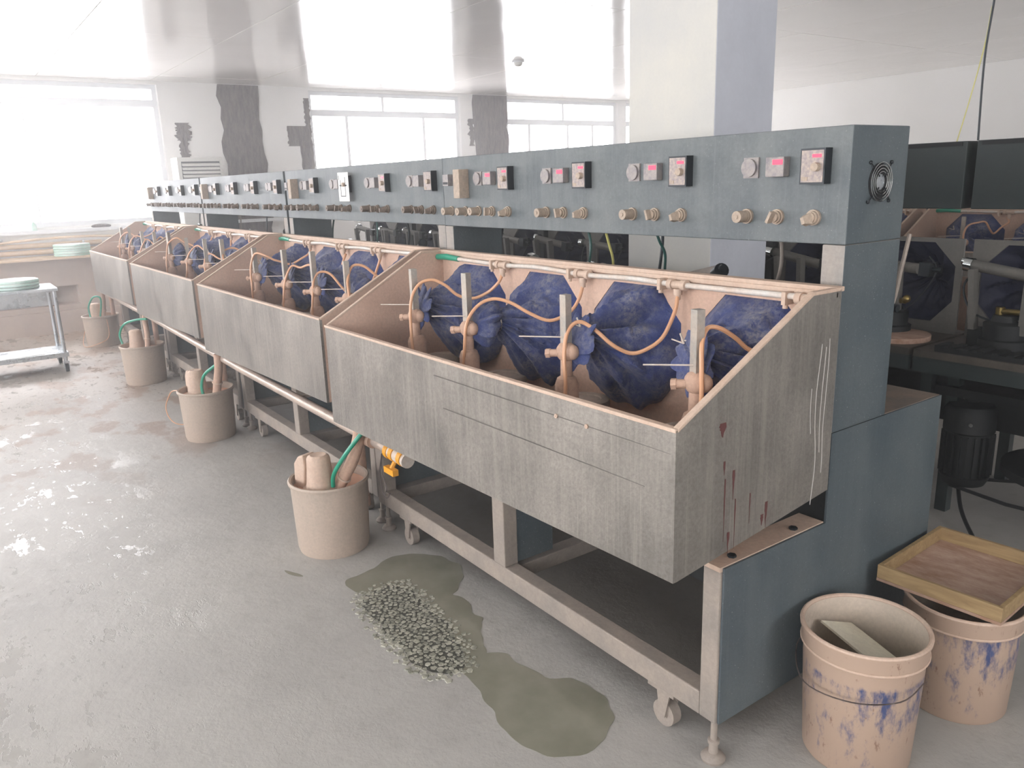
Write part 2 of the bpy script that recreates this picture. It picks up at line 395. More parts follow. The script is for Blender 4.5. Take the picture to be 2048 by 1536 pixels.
for (a, b, z0, z1, sd, am) in [(2.0, 2.52, .9, 2.855, 1, .03), (2.86, 3.195, 2.1, 2.36, 2, .012), (3.02, 3.195, .9, 2.1, 3, .015), (3.12, 3.195, 2.36, 2.72, 8, .012),
                               (5.86, 6.495, 1.2, 2.855, 4, .03), (5.76, 5.86, 2.1, 2.5, 5, .03), (1.43, 1.6, 2.17, 2.38, 6, .03), (1.46, 1.56, 1.9, 2.17, 7, .02)]:
    L, R = jag(a, b, z0, z1, sd, am); mb = MB(); n = len(L)
    vs = [(XW+.012, u, z) for u, z in L]+[(XW+.012, u, z) for u, z in R]+[(XW-.01, u, z) for u, z in L]+[(XW-.01, u, z) for u, z in R]
    fs = []
    for i in range(n-1):
        fs += [(i, n+i, n+i+1, i+1), (i+1, 2*n+i+1, 2*n+i, i), (n+i, 3*n+i, 3*n+i+1, n+i+1)]
    fs += [(n-1, 2*n-1, 4*n-1, 3*n-1), (0, 2*n, 3*n, n)]
    mb.add(vs, fs); ob('bare_mortar_patch', mb.mesh('bare_mortar_patch', M_mortar), wf)

# low masonry ledge along the far wall, with a recess and a plinth
led = MB()
led.box(XW, YL, 0, XW+.22, -1.9, .85); led.box(XW, .05, 0, XW+.22, 3.1, .85)
led.box(XW, -1.9, 0, XW+.22, .05, .31); led.box(XW, -1.9, .53, XW+.22, .05, .85); led.box(XW, -1.9, .31, XW+.05, .05, .53)
lo = struct('trim_1', led.mesh('trim_1', M_dirty_wall))
ob('plinth', MB().box(XW+.22, YL, 0, XW+.30, 1.2, .25).mesh('plinth', M_dirty_wall), lo)
ob('sheet_steel', MB().box(XW+.1, -1.88, .312, XW+.13, -.2, .528).mesh('sheet_steel', M_galv), lo)
struct('trim_2', MB().box(XW, YL, 1.13, XW+.08, 3.15, 1.17).mesh('trim_2', M_frame_w))
struct('trim_3', MB().box(XW, YL, .85, XW+.42, 1.15, .875).mesh('trim_3', M_cream))
for z, x in ((1.0, XW+.035), (.925, XW+.035)):
    o = ob('wall_pipe', MB().tube([(x, -4.9, z-.01), (x, -2, z), (x, .4, z)], .028, 12).mesh('wall_pipe', M_cream))
    tag(o, 'upper cream pipe running under the big left window' if z > .97 else 'lower cream pipe running just above the wall ledge', 'pipe')
    for yy in (-4, -2.5, -.9, .2): ob('pipe_clip', MB().box(XW+.001, yy-.012, z-.034, x+.03, yy+.012, z+.034).mesh('pipe_clip', M_chrome), o)
tp = thing('water_tap', (XW+.035, -.62, 1.025), 'small white tap on the upper cream wall pipe', 'tap')
ob('tap_body', MB().cyl((0, 0, 0), (0, 0, .06), .016, 10).cyl((0, 0, .05), (.06, 0, .03), .011, 8).mesh('tap_body', M_chrome), tp)
ob('tap_handle', MB().box(-.008, -.035, .06, .008, .035, .072).mesh('tap_handle', M_frame_w), tp)
o = ob('slack_hose', MB().tube(smooth_path([(XW+.1, -4.9, 1.0), (XW+.12, -2.5, .97), (XW+.12, -1.2, .99), (XW+.12, -.5, 1.06), (XW+.12, .2, 1.08), (XW+.12, 1.0, 1.03), (XW+.1, 1.8, .99)]), .014, 8).mesh('slack_hose', M_cream))
tag(o, 'thin pale hose sagging along the wall above the cream pipes', 'hose')
# small things on the sill
for i, (y, h, r) in enumerate([(-.28, .10, .03)]):
    o = ob('green_bottle', MB().lathe([(0, 0), (r, 0), (r, h*.6), (r*.5, h*.8), (r*.4, h), (0, h)], (XW+.05, y, 1.17), 12).mesh('green_bottle', M_gdisc))
    tag(o, 'small pale green bottle on the window ledge', 'bottle')
o = ob('grey_rag', MB().ball((XW+.05, .42, 1.185), .06, 10, 0, (.6, 1.9, .45)).mesh('grey_rag', M_mortar)); tag(o, 'grey rag lying on the window ledge beside the row', 'rag')

# pillar
M_pillar2 = dusty('pillar_bluish_side', (196, 200, 208), (178, 182, 190), .4, 2.5, .7, streak=.25, bump=.05, grit=(.96, 1.03))  # bluer, slightly darker colour for the pillar's x faces
px0, px1, py0, py1 = -1.66, -1.15, 1.5, 1.89
struct('pillar', MB().box(px0, py0, 0, px1, py1, ZC+.02).mesh('pillar', [M_pillar, M_pillar2]), bevel=.006)
for p_ in bpy.data.objects['pillar'].data.polygons: p_.material_index = 1 if abs(p_.normal.x) > .9 else 0

# ceiling fittings
sd = thing('smoke_detector', (-6.5, 4.45, ZC), 'small white smoke detector on the ceiling', 'smoke detector')
ob('detector_base', MB().lathe([(0, 0), (.07, 0), (.07, -.02), (0, -.02)], n=20).mesh('detector_base', M_frame_w), sd)
ob('detector_head', MB().lathe([(.05, -.02), (.045, -.045), (.025, -.06), (0, -.06)], n=20).mesh('detector_head', M_ac), sd)
o = ob('hanging_cable', MB().tube(smooth_path([(-.60, 2.55, 2.858), (-.585, 2.55, 2.6), (-.56, 2.55, 2.3), (-.575, 2.55, 2.0), (-.565, 2.55, 1.657)]), .0045, 6).mesh('hanging_cable', M_blackmet))
tag(o, 'thin dark cable hanging from the ceiling to the dark green cabinets', 'cable')
o = ob('yellow_cable', MB().tube(smooth_path([(-.572, 2.56, 2.2), (-.585, 2.56, 2.05), (-.62, 2.56, 1.85), (-.66, 2.56, 1.657)]), .0025, 6).mesh('yellow_cable', M_ywire))
tag(o, 'fine yellow wire branching off the hanging cable', 'cable')

# ------------------------------------------------------------------ polishing machine
L = 2.017
ST = [-.21, -.675, -1.14, -1.605]          # stations
GX = [-.302, -.766, -1.228, -1.691]
OCT = [(-.10, 1.215), (.10, 1.215), (.2, 1.11), (.2, .95), (.11, .85), (-.11, .85), (-.2, .95), (-.2, 1.11)]

def octplate(x0, x1, z0, z1, y0, y1, cents, mi=(0, 1), ztop=None):
    """plate in the XZ plane with octagonal holes; face at y0 has mi[0], at y1 mi[1]"""
    mb = MB(); cs = sorted(cents); edges = [x0]+[(cs[i]+cs[i+1])/2 for i in range(len(cs)-1)]+[x1]
    for k, c in enumerate(cs):
        a, b = edges[k], edges[k+1]
        zt0 = zt1 = z1
        rect = [(a, z1), (b, z1), (b, z0), (a, z0)]
        oc = [(c+x, z) for x, z in OCT]
        for y, m_, fl in ((y0, mi[0], False), (y1, mi[1], True)):
            vs = [(x, y, z) for x, z in rect+oc]
            fs = [(0, 1, 5, 4), (1, 6, 5), (1, 2, 7, 6), (2, 8, 7), (2, 3, 9, 8), (3, 10, 9), (3, 0, 11, 10), (0, 4, 11)]
            mb.add(vs, [f[::-1] if not fl else f for f in fs], m_)
        ring = [(x, y0, z) for x, z in oc]+[(x, y1, z) for x, z in oc]
        mb.add(ring, [(i, (i+1) % 8, 8+(i+1) % 8, 8+i) for i in range(8)], mi[0])
    for (xa, xb, za, zb) in ((x0, x0, z0, z1), (x1, x1, z0, z1), (x0, x1, z1, z1), (x0, x1, z0, z0)):
        mb.add([(xa, y0, za), (xb, y0, zb if xa == xb else za), (xb, y1, zb if xa == xb else za), (xa, y1, za)] if xa != xb else
               [(xa, y0, za), (xa, y0, zb), (xa, y1, zb), (xa, y1, za)], [(0, 1, 2, 3)], mi[0])
    return mb

def sleeve_mesh(seed, tie, tail, bag=1.0, mat=None):
    """cloth sleeve from the octagonal hole (centre z 1.03, plane y .59) gathered to a tie, then a short ruffled tail"""
    rn = random.Random(seed); N = 96; cz = 1.03; vs = []
    tie = Vector(tie); tail = Vector(tail); c0 = Vector((0, .588, cz))
    def octr(a):
        x, z = math.cos(a), math.sin(a); best = 9
        O = [(p[0], p[1]-cz) for p in OCT]
        for i in range(8):
            (x1, z1), (x2, z2) = O[i], O[(i+1) % 8]; dx, dz = x2-x1, z2-z1
            den = x*dz-z*dx
            if abs(den) < 1e-9: continue
            t = (x1*dz-z1*dx)/den; s_ = (x1*z-z1*x)/den
            if t > 0 and -1e-6 <= s_ <= 1+1e-6: best = min(best, t)
        return best
    NR = 38; ph = rn.uniform(0, 6); fold = [(rn.uniform(0, 6.28), rn.uniform(.14, .38), rn.uniform(.014, .030)) for _ in range(11)]
    for i in range(NR+1):
        t = i/NR
        mid = c0.lerp(tie, t); mid.z -= .02*bag*math.sin(PI*t)
        s_ = (1-t)**1.05
        for k in range(N):
            a = 2*PI*k/N; R = octr(a)*1.015
            rr = R*s_+.030*t
            low = max(0, -math.sin(a))
            rr += .075*bag*low**2*math.sin(PI*min(1, t*1.3)**.7)*(1-t)
            w_ = t*(1-t)*4
            for (fa, fwid, fam) in fold:
                d = math.atan2(math.sin(a-fa-t*.8), math.cos(a-fa-t*.8)); rr -= fam*w_*math.exp(-(d/(fwid*.45))**2)
                rr += fam*.8*w_*math.exp(-((d-.3)/(fwid*.35))**2)
            rr += .010*t*math.sin(11*a+ph)*min(1, (1-t)*5+.25)+.006*t*math.sin(17*a+ph*2)
            q = Vector((math.cos(a)*rr*5, t*4, math.sin(a)*rr*5))+Vector((seed*3.1, 0, 0))
            rr += .016*w_*noise.noise(q*1.4)+.007*w_*noise.noise(q*3.7)
            rr = max(rr, .012)
            vs.append(mid+Vector((math.cos(a)*rr, -.02*w_*low, math.sin(a)*rr)))
    for j in range(1, 9):                              # ruffled tail past the tie
        t = j/8; mid = tie.lerp(tail, t); R = .03+.034*math.sin(PI*min(1, t*.9+.02))*bag
        for k in range(N):
            a = 2*PI*k/N; rr = R*(1+.16*math.sin(9*a+ph+t*2)+.1*math.sin(14*a-ph))
            vs.append(mid+Vector((math.cos(a)*rr, .3*rr*math.sin(a), math.sin(a)*rr*1.15)))
    rows = NR+1+8
    mb = MB(); mb.add(vs, [(i*N+k, (i+1)*N+k, (i+1)*N+(k+1) % N, i*N+(k+1) % N) for i in range(rows-1) for k in range(N)], 0, True)
    mb.f.append([(rows-1)*N+k for k in range(N)]); mb.mi.append(0); mb.sm.append(False)
    return mb.mesh('cloth_sleeve', mat or M_cloth)

def ring_pts(c, r, axis=(0, 1, 0), n=14):
    u, v = MB().frame(axis); return [Vector(c)+(u*math.cos(2*PI*k/n)+v*math.sin(2*PI*k/n))*r for k in range(n+1)]

def post_parts(parent, x, y, ztop, seed, wire=(-.10, -.09)):
    rn = random.Random(seed); s = .0125
    body = ob('spindle', shared('spin', lambda: MB().lathe([(0, .66), (.046, .66), (.046, .735), (.036, .765), (.022, .775), (.022, .80), (.034, .806), (.037, .812), (.037, .905), (.030, .925), (.019, .932), (.018, .985), (0, .985)], n=20).mesh('spindle', M_coat_dk)), parent, (x, y, .03))
    ob('square_bar', shared('bar%.3f' % ztop, lambda: MB().box(-s, -s, 1.0, s, s, ztop).mesh('square_bar', M_bar)), body, (0, 0, -.03), (0, 0, rn.uniform(-.3, .3)))
    ob('clamp', shared('clamp', lambda: MB().ball((0, 0, 1.038), .034, 14, 0, (1, .9, .95)).ball((.022, .006, 1.038), .024, 12, 0, (.9, .9, 1)).cyl((-.015, -.02, 1.035), (-.040, -.036, 1.033), .012, 10).cyl((-.036, -.033, 1.033), (-.048, -.041, 1.032), .015, 6).mesh('clamp', M_coat_dk)), body, (0, 0, -.03))
    ob('needle_wire', MB().cyl((0, -.012, 1.085), (wire[0], wire[1], 1.082), .0022, 6).mesh('needle_wire', M_pvc), body, (0, 0, -.03))
    if seed % 2: ob('needle_wire', MB().cyl((0, -.02, .90), (wire[0]*.55, wire[1]*.5, .905), .002, 6).mesh('needle_wire', M_pvc), body, (0, 0, -.03))
    ob('motor_strap', shared('strap', lambda: MB().tube(ring_pts((0, 0, .855), .0385, (0, 0, 1)), .0022, 5).mesh('motor_strap', M_coat_rim)), body)
    return body

M_knob_dk = dusty('grimy_knob', (96, 84, 76), (150, 134, 120), .4, 60, .5, 0, bump=.4)
def knob_mesh(kind, dk=False):
    mb = MB()
    mb.cyl((0, 0, 0), (0, -.008, 0), .021, 16); mb.cyl((0, -.008, 0), (0, -.016, 0), .0175, 16)
    if kind == 0: mb.cyl((0, -.016, 0), (0, -.05, 0), .0165, 14); mb.cyl((0, -.05, 0), (0, -.053, 0), .006, 8)
    elif kind == 1: mb.cyl((0, -.016, 0), (0, -.024, 0), .014, 14); mb.prism([(-.004, -.024, -.016), (.004, -.024, -.016), (.004, -.024, .016), (-.004, -.024, .016)], (0, -.02, 0))
    else: mb.cyl((0, -.016, 0), (0, -.022, 0), .014, 12); mb.hexa([(-.016, -.022, -.018), (.006, -.022, -.018), (.006, -.022, .012), (-.016, -.022, .012)][::-1], [(-.010, -.048, -.014), (0, -.048, -.014), (0, -.048, .004), (-.010, -.048, .004)][::-1])
    return mb.mesh('knob', M_knob_dk if dk else M_knob)

def mech(parent, x, y, seed, tall=False):
    """swing-arm station on the rear table: base, turntable, two uprights, air cylinder with chrome cap, brass fittings, hose loop"""
    rn = random.Random(seed)
    pale = M_frame if seed < 40 else M_side_dk; sk = 'a' if seed < 40 else 'b'
    b = ob('swing_arm_base', shared('sab', lambda: MB().lathe([(0, .854), (.10, .854), (.10, .90), (.085, .905), (.085, .965), (.06, .975), (.05, 1.0), (0, 1.0)], n=22).box(-.13, -.05, .854, -.06, .05, .93).mesh('swing_arm_base', M_dark)), parent, (x, y, 0))
    for dx in (-.05, .045):
        ob('upright_bar', shared('upb'+sk, lambda: MB().box(-.012, -.02, .93, .012, .02, 1.19).mesh('upright_bar', pale)), b, (dx, .03, 0), (.06, rn.uniform(-.08, .08), 0))
    tz = rn.uniform(-.16, -.02)
    if tall:
        ob('air_cylinder', MB().cyl((-.17, .0, 1.185), (.055, -.09, 1.235), .022, 16).mesh('air_cylinder', M_frame), b)
        ob('cylinder_head', MB().cyl((.05, -.087, 1.229), (.085, -.108, 1.243), .025, 14).cyl((.085, -.108, 1.25), (.10, -.117, 1.252), .013, 10).box(.06, -.11, 1.17, .08, -.09, 1.235).mesh('cylinder_head', M_blackmet), b)
        return b
    ob('air_cylinder', shared('airc'+sk, lambda: MB().cyl((-.17, 0, 0), (.13, 0, 0), .024, 16).mesh('air_cylinder', pale)), b, (0, .02, 1.17+(.05 if tall else 0)), (0, -tz, rn.uniform(-.3, .3)))
    ob('cylinder_cap', shared('acap', lambda: MB().cyl((-.20, 0, 0), (-.168, 0, 0), .03, 14).cyl((-.215, 0, .01), (-.2, 0, .01), .015, 10).mesh('cylinder_cap', M_chrome)), b, (0, .02, 1.17+(.05 if tall else 0)), (0, -tz, 0))
    ob('cylinder_head', shared('ahead', lambda: MB().box(.125, -.03, -.03, .175, .03, .03).cyl((.175, 0, 0), (.215, 0, 0), .012, 10).mesh('cylinder_head', M_blackmet)), b, (0, .02, 1.17+(.05 if tall else 0)), (0, -tz, 0))
    ob('brass_fitting', shared('brf', lambda: MB().cyl((-.03, 0, 1.0), (-.03, 0, 1.03), .018, 10).cyl((-.03, 0, 1.012), (.09, -.03, 1.02), .013, 10).ball((.095, -.03, 1.03), .018, 10).mesh('brass_fitting', M_brass)), b)
    q = rn.uniform(-.04, .04)
    ob('air_hose', MB().tube(smooth_path([(-.15, .02, 1.18), (-.2+q, .0, 1.1), (-.13, -.02, 1.0), (.0, -.03, .96+q), (.12, 0, 1.02), (.19, .02, 1.15)]+([(.21, .03, 1.28), (.2+q, .04, 1.37)] if seed < 40 else [(.15, .03, 1.22)])), .006 if seed < 40 else .0045, 8).mesh('air_hose', rn.choice([M_dgreen, M_blackmet, M_frame]) if seed < 40 else M_blackmet), b)
    return b

TIES = [(-.022, .345, 1.09), (.036, .335, 1.085), (-.049, .385, 1.055), (-.031, .335, 1.075)]
TAILS = [(.045, .300, 1.06), (.012, .300, 1.05), (-.075, .300, 1.05), (-.012, .300, 1.06)]
POSTX = [-.147, -.665, -1.22, -1.61]
HOSES = [
 [(-.02, .545, 1.20), (-.03, .53, 1.15), (-.07, .49, 1.09), (-.116, .45, 1.101), (-.126, .4, 1.14), (-.135, .35, 1.17), (-.15, .32, 1.172), (-.132, .28, 1.14), (-.118, .265, 1.08), (-.112, .26, .99), (-.122, .255, .9), (-.14, .24, .8)],
 [(-.464, .55, 1.20), (-.456, .53, 1.153), (-.456, .48, 1.083), (-.488, .44, 1.046), (-.521, .41, 1.036), (-.555, .37, 1.062), (-.6, .34, 1.106), (-.640, .31, 1.13), (-.652, .275, 1.10), (-.645, .255, 1.03), (-.632, .248, .93), (-.64, .235, .84), (-.68, .22, .73)],
 [(-.899, .55, 1.192), (-.898, .53, 1.146), (-.912, .5, 1.105), (-.957, .45, 1.077), (-1.018, .41, 1.1), (-1.08, .37, 1.137), (-1.145, .34, 1.146), (-1.185, .3, 1.12), (-1.198, .26, 1.06), (-1.205, .25, .96), (-1.215, .24, .85), (-1.22, .23, .74)],
 [(-1.381, .55, 1.194), (-1.378, .53, 1.167), (-1.413, .5, 1.127), (-1.447, .45, 1.106), (-1.477, .4, 1.122), (-1.501, .36, 1.163), (-1.535, .32, 1.185), (-1.572, .28, 1.165), (-1.585, .25, 1.1), (-1.58, .24, .98), (-1.56, .235, .86), (-1.54, .24, .75)]]

def sidecol(m):
    m.mi = [0, 0, 0, 1, 1, 1]; return m
M_colf = dusty('dusty_column_front', (120, 126, 126), (166, 156, 146), .55, 5, .6, 0, streak=.3, bump=.2)
M_top_dk = dusty('dark_rear_table', (54, 51, 46), (100, 92, 82), .4, 5, .5, 0, bump=.3)  # second row table tops, darker than the front row's brown
def machine(idx, loc, label, lit=True, rear=True, feet=True, far=False, rz=0):
    t = thing('polishing_machine', loc, label, 'machine', rz=rz)
    W0, W1 = -1.983, 0.0
    # frame of dusty square tube
    fr = ob('frame', shared('frame', lambda: (lambda m: (
        m.box(-.061, .227, .134, -.0065, .287, .578), m.box(-1.034, .227, .205, -.964, .287, .66), m.box(-1.977, .227, .134, -1.905, .287, .66),
        m.box(-1.905, .227, .134, -.061, .287, .205),
        m.box(-1.977, 1.20, .134, -.0065, 1.26, .19), m.box(-.061, .287, .134, -.0065, 1.20, .19), m.box(-1.977, .287, .134, -1.917, 1.20, .19), m.box(-1.03, .287, .134, -.97, 1.2, .19),
        m)[-1])(MB()).mesh('frame', M_frame)), t, bevel=.004)
    ob('side_rail', shared('ledge', lambda: MB().box(-.085, .227, .578, -.0065, .666, .591).mesh('side_rail', M_coat_rim)), t)
    for yy in (.30, .56): ob('bolt', shared('bolt', lambda: MB().cyl((0, 0, 0), (0, 0, .006), .012, 6).mesh('bolt', M_blackmet)), t, (-.03, yy, .591))
    ob('side_panel', shared('sidep', lambda: MB().prism([(-.006, .236, .134), (-.006, 1.263, .134), (-.006, 1.263, .852), (-.006, .668, .852), (-.006, .668, .588), (-.006, .236, .588)], (.006, 0, 0)).mesh('side_panel', M_side)), t)
    ob('side_panel', CACHE['sidep'], t, (W0+.006, 0, 0))
    ob('mid_plate', shared('midp', lambda: MB().box(-1.03, .288, .21, -.968, .45, .66).mesh('mid_plate', M_side)), t)
    ob('back_skirt', shared('skirt', lambda: MB().box(-1.976, .70, .2, -.007, .712, .83).mesh('back_skirt', M_dark)), t)
    ob('table_top', shared('ttop', lambda: MB().box(W0+.0065, .612, .834, -.0065, 1.262, .8536).mesh('table_top', M_brown_top)), t, bevel=.002)
    # columns and cabinet
    for x0 in (-.066, -1.983): ob('column', shared('col', lambda: sidecol(MB().box(0, .666, .8536, .066, .9324, 1.3615)).mesh('column', [M_colf, M_side])), t, (x0, 0, 0), bevel=.003)
    cab = ob('control_cabinet', shared('cab', lambda: sidecol(MB().box(W0, .666, 1.3625, W1, .9324, 1.659)).mesh('control_cabinet', [M_cab, M_side])), t, bevel=.003)
    inst = not far
    if inst:
        for gi, gx in enumerate(GX):
            ga = ob('round_gauge', shared('gauge', lambda: MB().box(-.024, -.006, -.028, .026, 0, .028, 0).cyl((-.002, -.006, 0), (-.002, -.014, 0), .0245, 20, 0).mesh('round_gauge', M_face)), cab, (gx, .666, 1.564))
            ob('gauge_glass', shared('gglass', lambda: MB().cyl((-.002, -.014, 0), (-.002, -.0155, 0), .019, 20).mesh('gauge_glass', M_glassy)), ga) if False else None
            me = ob('panel_meter', shared('meter', lambda: MB().box(-.029, -.028, -.026, .029, 0, .026).mesh('panel_meter', M_face)), cab, (gx+.095, .666, 1.564), bevel=.002)
            ct = ob('speed_controller', shared('ctrl', lambda: MB().box(-.036, -.03, -.045, .036, 0, .045, 0).box(-.032, -.031, -.04, .032, -.03, .04, 1).cyl((.015, -.031, -.002), (.015, -.046, -.002), .011, 12, 2).box(-.03, -.0325, -.036, -.012, -.031, -.026, 2).mesh('speed_controller', [M_blackmet, M_label, M_knob])), cab, (gx+.212, .666, 1.562))
            if lit:
                ob('red_display', shared('led1', lambda: MB().box(-.006, -.0292, .006, .025, -.028, .019).mesh('red_display', M_red)), cab, (gx+.095, .666, 1.564), label='lit red display')
                ob('red_display', shared('led2', lambda: MB().box(0, -.0322, .022, .026, -.031, .03).mesh('red_display', M_red)), cab, (gx+.212, .666, 1.562), label='lit red display')
            elif gi == 1 and idx == 2:
                ob('red_display', CACHE.get('led2') or shared('led2', lambda: MB().box(0, -.0322, .022, .026, -.031, .03).mesh('red_display', M_red)), cab, (gx+.212, .666, 1.562), label='lit red display')
            for j, dx in enumerate((-.008, .094, .207)):
                ob('knob', shared('knob%d%d' % (j, idx > 1), lambda: knob_mesh(j, idx > 1)), cab, (gx+dx, .666, 1.431), (0, random.uniform(-.5, .5) if j else 0, 0))
        for kx in (-1.916, -1.80): ob('knob', CACHE['knob0%d' % (idx > 1)], cab, (kx, .666, 1.429))
        ob('counter', shared('cnt', lambda: MB().box(-.022, -.024, -.024, .022, 0, .024, 0).box(-.019, -.025, -.018, .019, -.024, -.008, 1).mesh('counter', [M_face, M_ink])), cab, (-1.925, .666, 1.562))
        ob('switch_box', shared('swb', lambda: MB().box(-.024, -.05, -.06, .024, 0, .06).mesh('switch_box', M_knob)), cab, (-1.795, .666, 1.545), bevel=.002)
    # fan grille on the near end
    fan = ob('fan', shared('fan', lambda: MB().cyl((-.012, 0, 0), (.001, 0, 0), .049, 28, 0).cyl((.001, 0, 0), (.004, 0, 0), .02, 20, 1).mesh('fan', [M_black, M_galv])), cab, (0, .80, 1.517))
    for r_ in (.026, .034, .042, .05): ob('grille_ring', shared('gr%.3f' % r_, lambda: MB().tube(ring_pts((.008, 0, 0), r_, (1, 0, 0), 28), .0014, 5).mesh('grille_ring', M_chrome)), fan)
    for a in range(4):
        an = PI/4+a*PI/2
        ob('grille_spoke', shared('gs%d' % a, lambda: MB().cyl((.009, math.cos(an)*.02, math.sin(an)*.02), (.004, math.cos(an)*.07, math.sin(an)*.07), .002, 5).ball((.003, math.cos(an)*.07, math.sin(an)*.07), .005, 8).mesh('grille_spoke', M_blackmet)), fan)
    # tank
    th = .012; xa, xb = .044, -1.891
    fr_o = [(xa, 0, .648), (xb, .009, .586), (xb, .009, .998), (xa, 0, 1.0135)]
    ob('front_panel', shared('tfront', lambda: (lambda m: (m.hexa([fr_o[1], fr_o[0], (xa, th, .648), (xb, .009+th, .586)], [fr_o[2], fr_o[3], (xa, th, 1.0135), (xb, .009+th, .998)]), m)[-1])(MB()).mesh('front_panel', M_steel)), t)
    def sidepoly(x, near):
        y0 = 0 if near else .009
        return [(x, y0+th, .648 if near else .586), (x, y0+th, 1.0135 if near else .998), (x, .475, 1.2606), (x, .593, 1.2606), (x, .593, .722 if near else .68)]
    def sidem(near):
        m = MB(); x = xa if near else xb; off = -th if near else th
        m.prism(sidepoly(x, near), (off, 0, 0), 0)
        for i in range(len(m.f)):
            vs_ = [m.v[j] for j in m.f[i]]
            cx = sum(v[0] for v in vs_)/len(vs_)
            if near and abs(cx-(xa-th)) < 1e-4: m.mi[i] = 1
            if not near and abs(cx-(xb+th)) < 1e-4: m.mi[i] = 1
        return m.mesh('side_wall', [M_steel if idx == 1 else M_coat, M_coat])
    near_side = ob('tank_side', shared('tsn%d' % (idx == 1), lambda: sidem(True)), t)
    ob('tank_side', shared('tsf', lambda: sidem(False)), t)
    ob('inner_lining', shared('lin', lambda: MB().hexa([(xb+th, .009+th, .60), (xa-th, th, .665), (xa-th, th+.002, .665), (xb+th, .011+th, .60)], [(xb+th, .009+th, .99), (xa-th, th, 1.006), (xa-th, th+.002, 1.006), (xb+th, .011+th, .99)]).mesh('inner_lining', M_coat)), t)
    bp = ob('back_panel', shared('tback', lambda: octplate(xb+th, xa-th, .724, 1.2606, .581, .593, ST, (0, 1)).mesh('back_panel', [M_coat, M_side])), t)
    ob('tank_floor', shared('tfloor', lambda: MB().hexa([(xb+th, .02, .592), (xa-th, .014, .654), (xa-th, .582, .728), (xb+th, .582, .686)], [(xb+th, .02, .604), (xa-th, .014, .666), (xa-th, .582, .740), (xb+th, .582, .698)]).mesh('tank_floor', M_coat)), t)
    # slurry-coated rims
    def rims():
        m = MB(); r = .0065
        pts = lambda near: [(xa-.006 if near else xb+.006, .006 if near else .015, 1.015 if near else .9995), (xa-.006 if near else xb+.006, .475, 1.2625), (xa-.006 if near else xb+.006, .588, 1.2625)]
        for nr in (True, False):
            p = pts(nr)
            for i in range(2):
                a, b = p[i], p[i+1]
                m.hexa([(a[0]-.008, a[1], a[2]-.006), (a[0]+.008, a[1], a[2]-.006), (b[0]+.008, b[1], b[2]-.006), (b[0]-.008, b[1], b[2]-.006)],
                       [(a[0]-.008, a[1], a[2]+.003), (a[0]+.008, a[1], a[2]+.003), (b[0]+.008, b[1], b[2]+.003), (b[0]-.008, b[1], b[2]+.003)])
        m.hexa([(xb, .005, .992), (xa, -.002, 1.008), (xa, .016, 1.008), (xb, .024, .992)], [(xb, .005, 1.0015), (xa, -.002, 1.0175), (xa, .016, 1.0175), (xb, .024, 1.0015)])
        m.box(xb, .572, 1.2545, xa, .606, 1.2665); m.box(xb, .572, 1.24, xa, .580, 1.2545)
        return m.mesh('tank_rim', M_coat_rim)
    ob('tank_rim', shared('rims', rims), t, bevel=.0015)
    if idx == 1:
        for (y_, z0, z1, w_) in [(.155, .965, 1.0, .012), (.165, .87, .905, .004), (.17, .70, .86, .0025), (.20, .80, .875, .0045), (.188, .665, .72, .004), (.21, .67, .8, .002), (.265, .72, .80, .002), (.33, .69, .76, .005), (.315, .70, .73, .006), (-.02, .7, .71, .002)]:
            if y_ < 0: continue
            nn = 9; q = [(y_+.3*w_*noise.noise(Vector((y_*50, k_*.9, 3))), z1+(z0-z1)*k_/nn, w_*(.35+.65*math.sin(PI*min(1, (k_+1.2)/(nn+.6)*1.3)**.6) if k_ < nn*.7 else .35*(1-(k_-nn*.7)/(nn*.3+1)))*(1+.4*noise.noise(Vector((k_*1.3, y_*40, 0))))) for k_ in range(nn+1)]
            sv = [(.0447, a_-c_, b_) for a_, b_, c_ in q]+[(.0447, a_+c_, b_) for a_, b_, c_ in q]
            sm_ = MB(); sm_.add(sv+[(.0438, y, z) for x, y, z in sv], [(k_, nn+1+k_, nn+2+k_, k_+1) for k_ in range(nn)]+[(k_, k_+1, 2*nn+3+k_, 2*nn+2+k_) for k_ in range(nn)]+[(nn+1+k_, 3*nn+3+k_, 3*nn+4+k_, nn+2+k_) for k_ in range(nn)])
            ob('red_stain', sm_.mesh('red_stain', M_redstain), near_side)
        for (y_, z0, z1) in [(.52, .70, 1.13), (.555, .78, 1.14), (.54, .84, 1.12), (.50, .9, 1.02)]:
            pts = [(.0442, y_+.012*noise.noise(Vector((y_*9, z*6, 0))), z) for z in [z0+(z1-z0)*k/14 for k in range(15)]]
            ob('white_drip', MB().tube(pts, .0011, 5).mesh('white_drip', M_whitedrip), near_side)
        for (xa_, xb_, dz) in ((-1.0, .03, .055), (-.95, -.05, .155)):
            ob('pressed_seam', MB().hexa([(xa_, -.0006, 1.006-dz-.0015), (xb_, -.0006, 1.013-dz-.0015), (xb_, .001, 1.013-dz-.0015), (xa_, .001, 1.006-dz-.0015)], [(xa_, -.0006, 1.006-dz), (xb_, -.0006, 1.013-dz), (xb_, .001, 1.013-dz), (xa_, .001, 1.006-dz)]).mesh('pressed_seam', M_steel_dk), t)
        for bx_ in (-.37, -.25): ob('rivet', MB().cyl((bx_, .001, .955+bx_*.0), (bx_, -.003, .955), .006, 10).cyl((bx_, -.003, .955), (bx_, -.004, .955), .0025, 8).mesh('rivet', M_coat_rim), t)
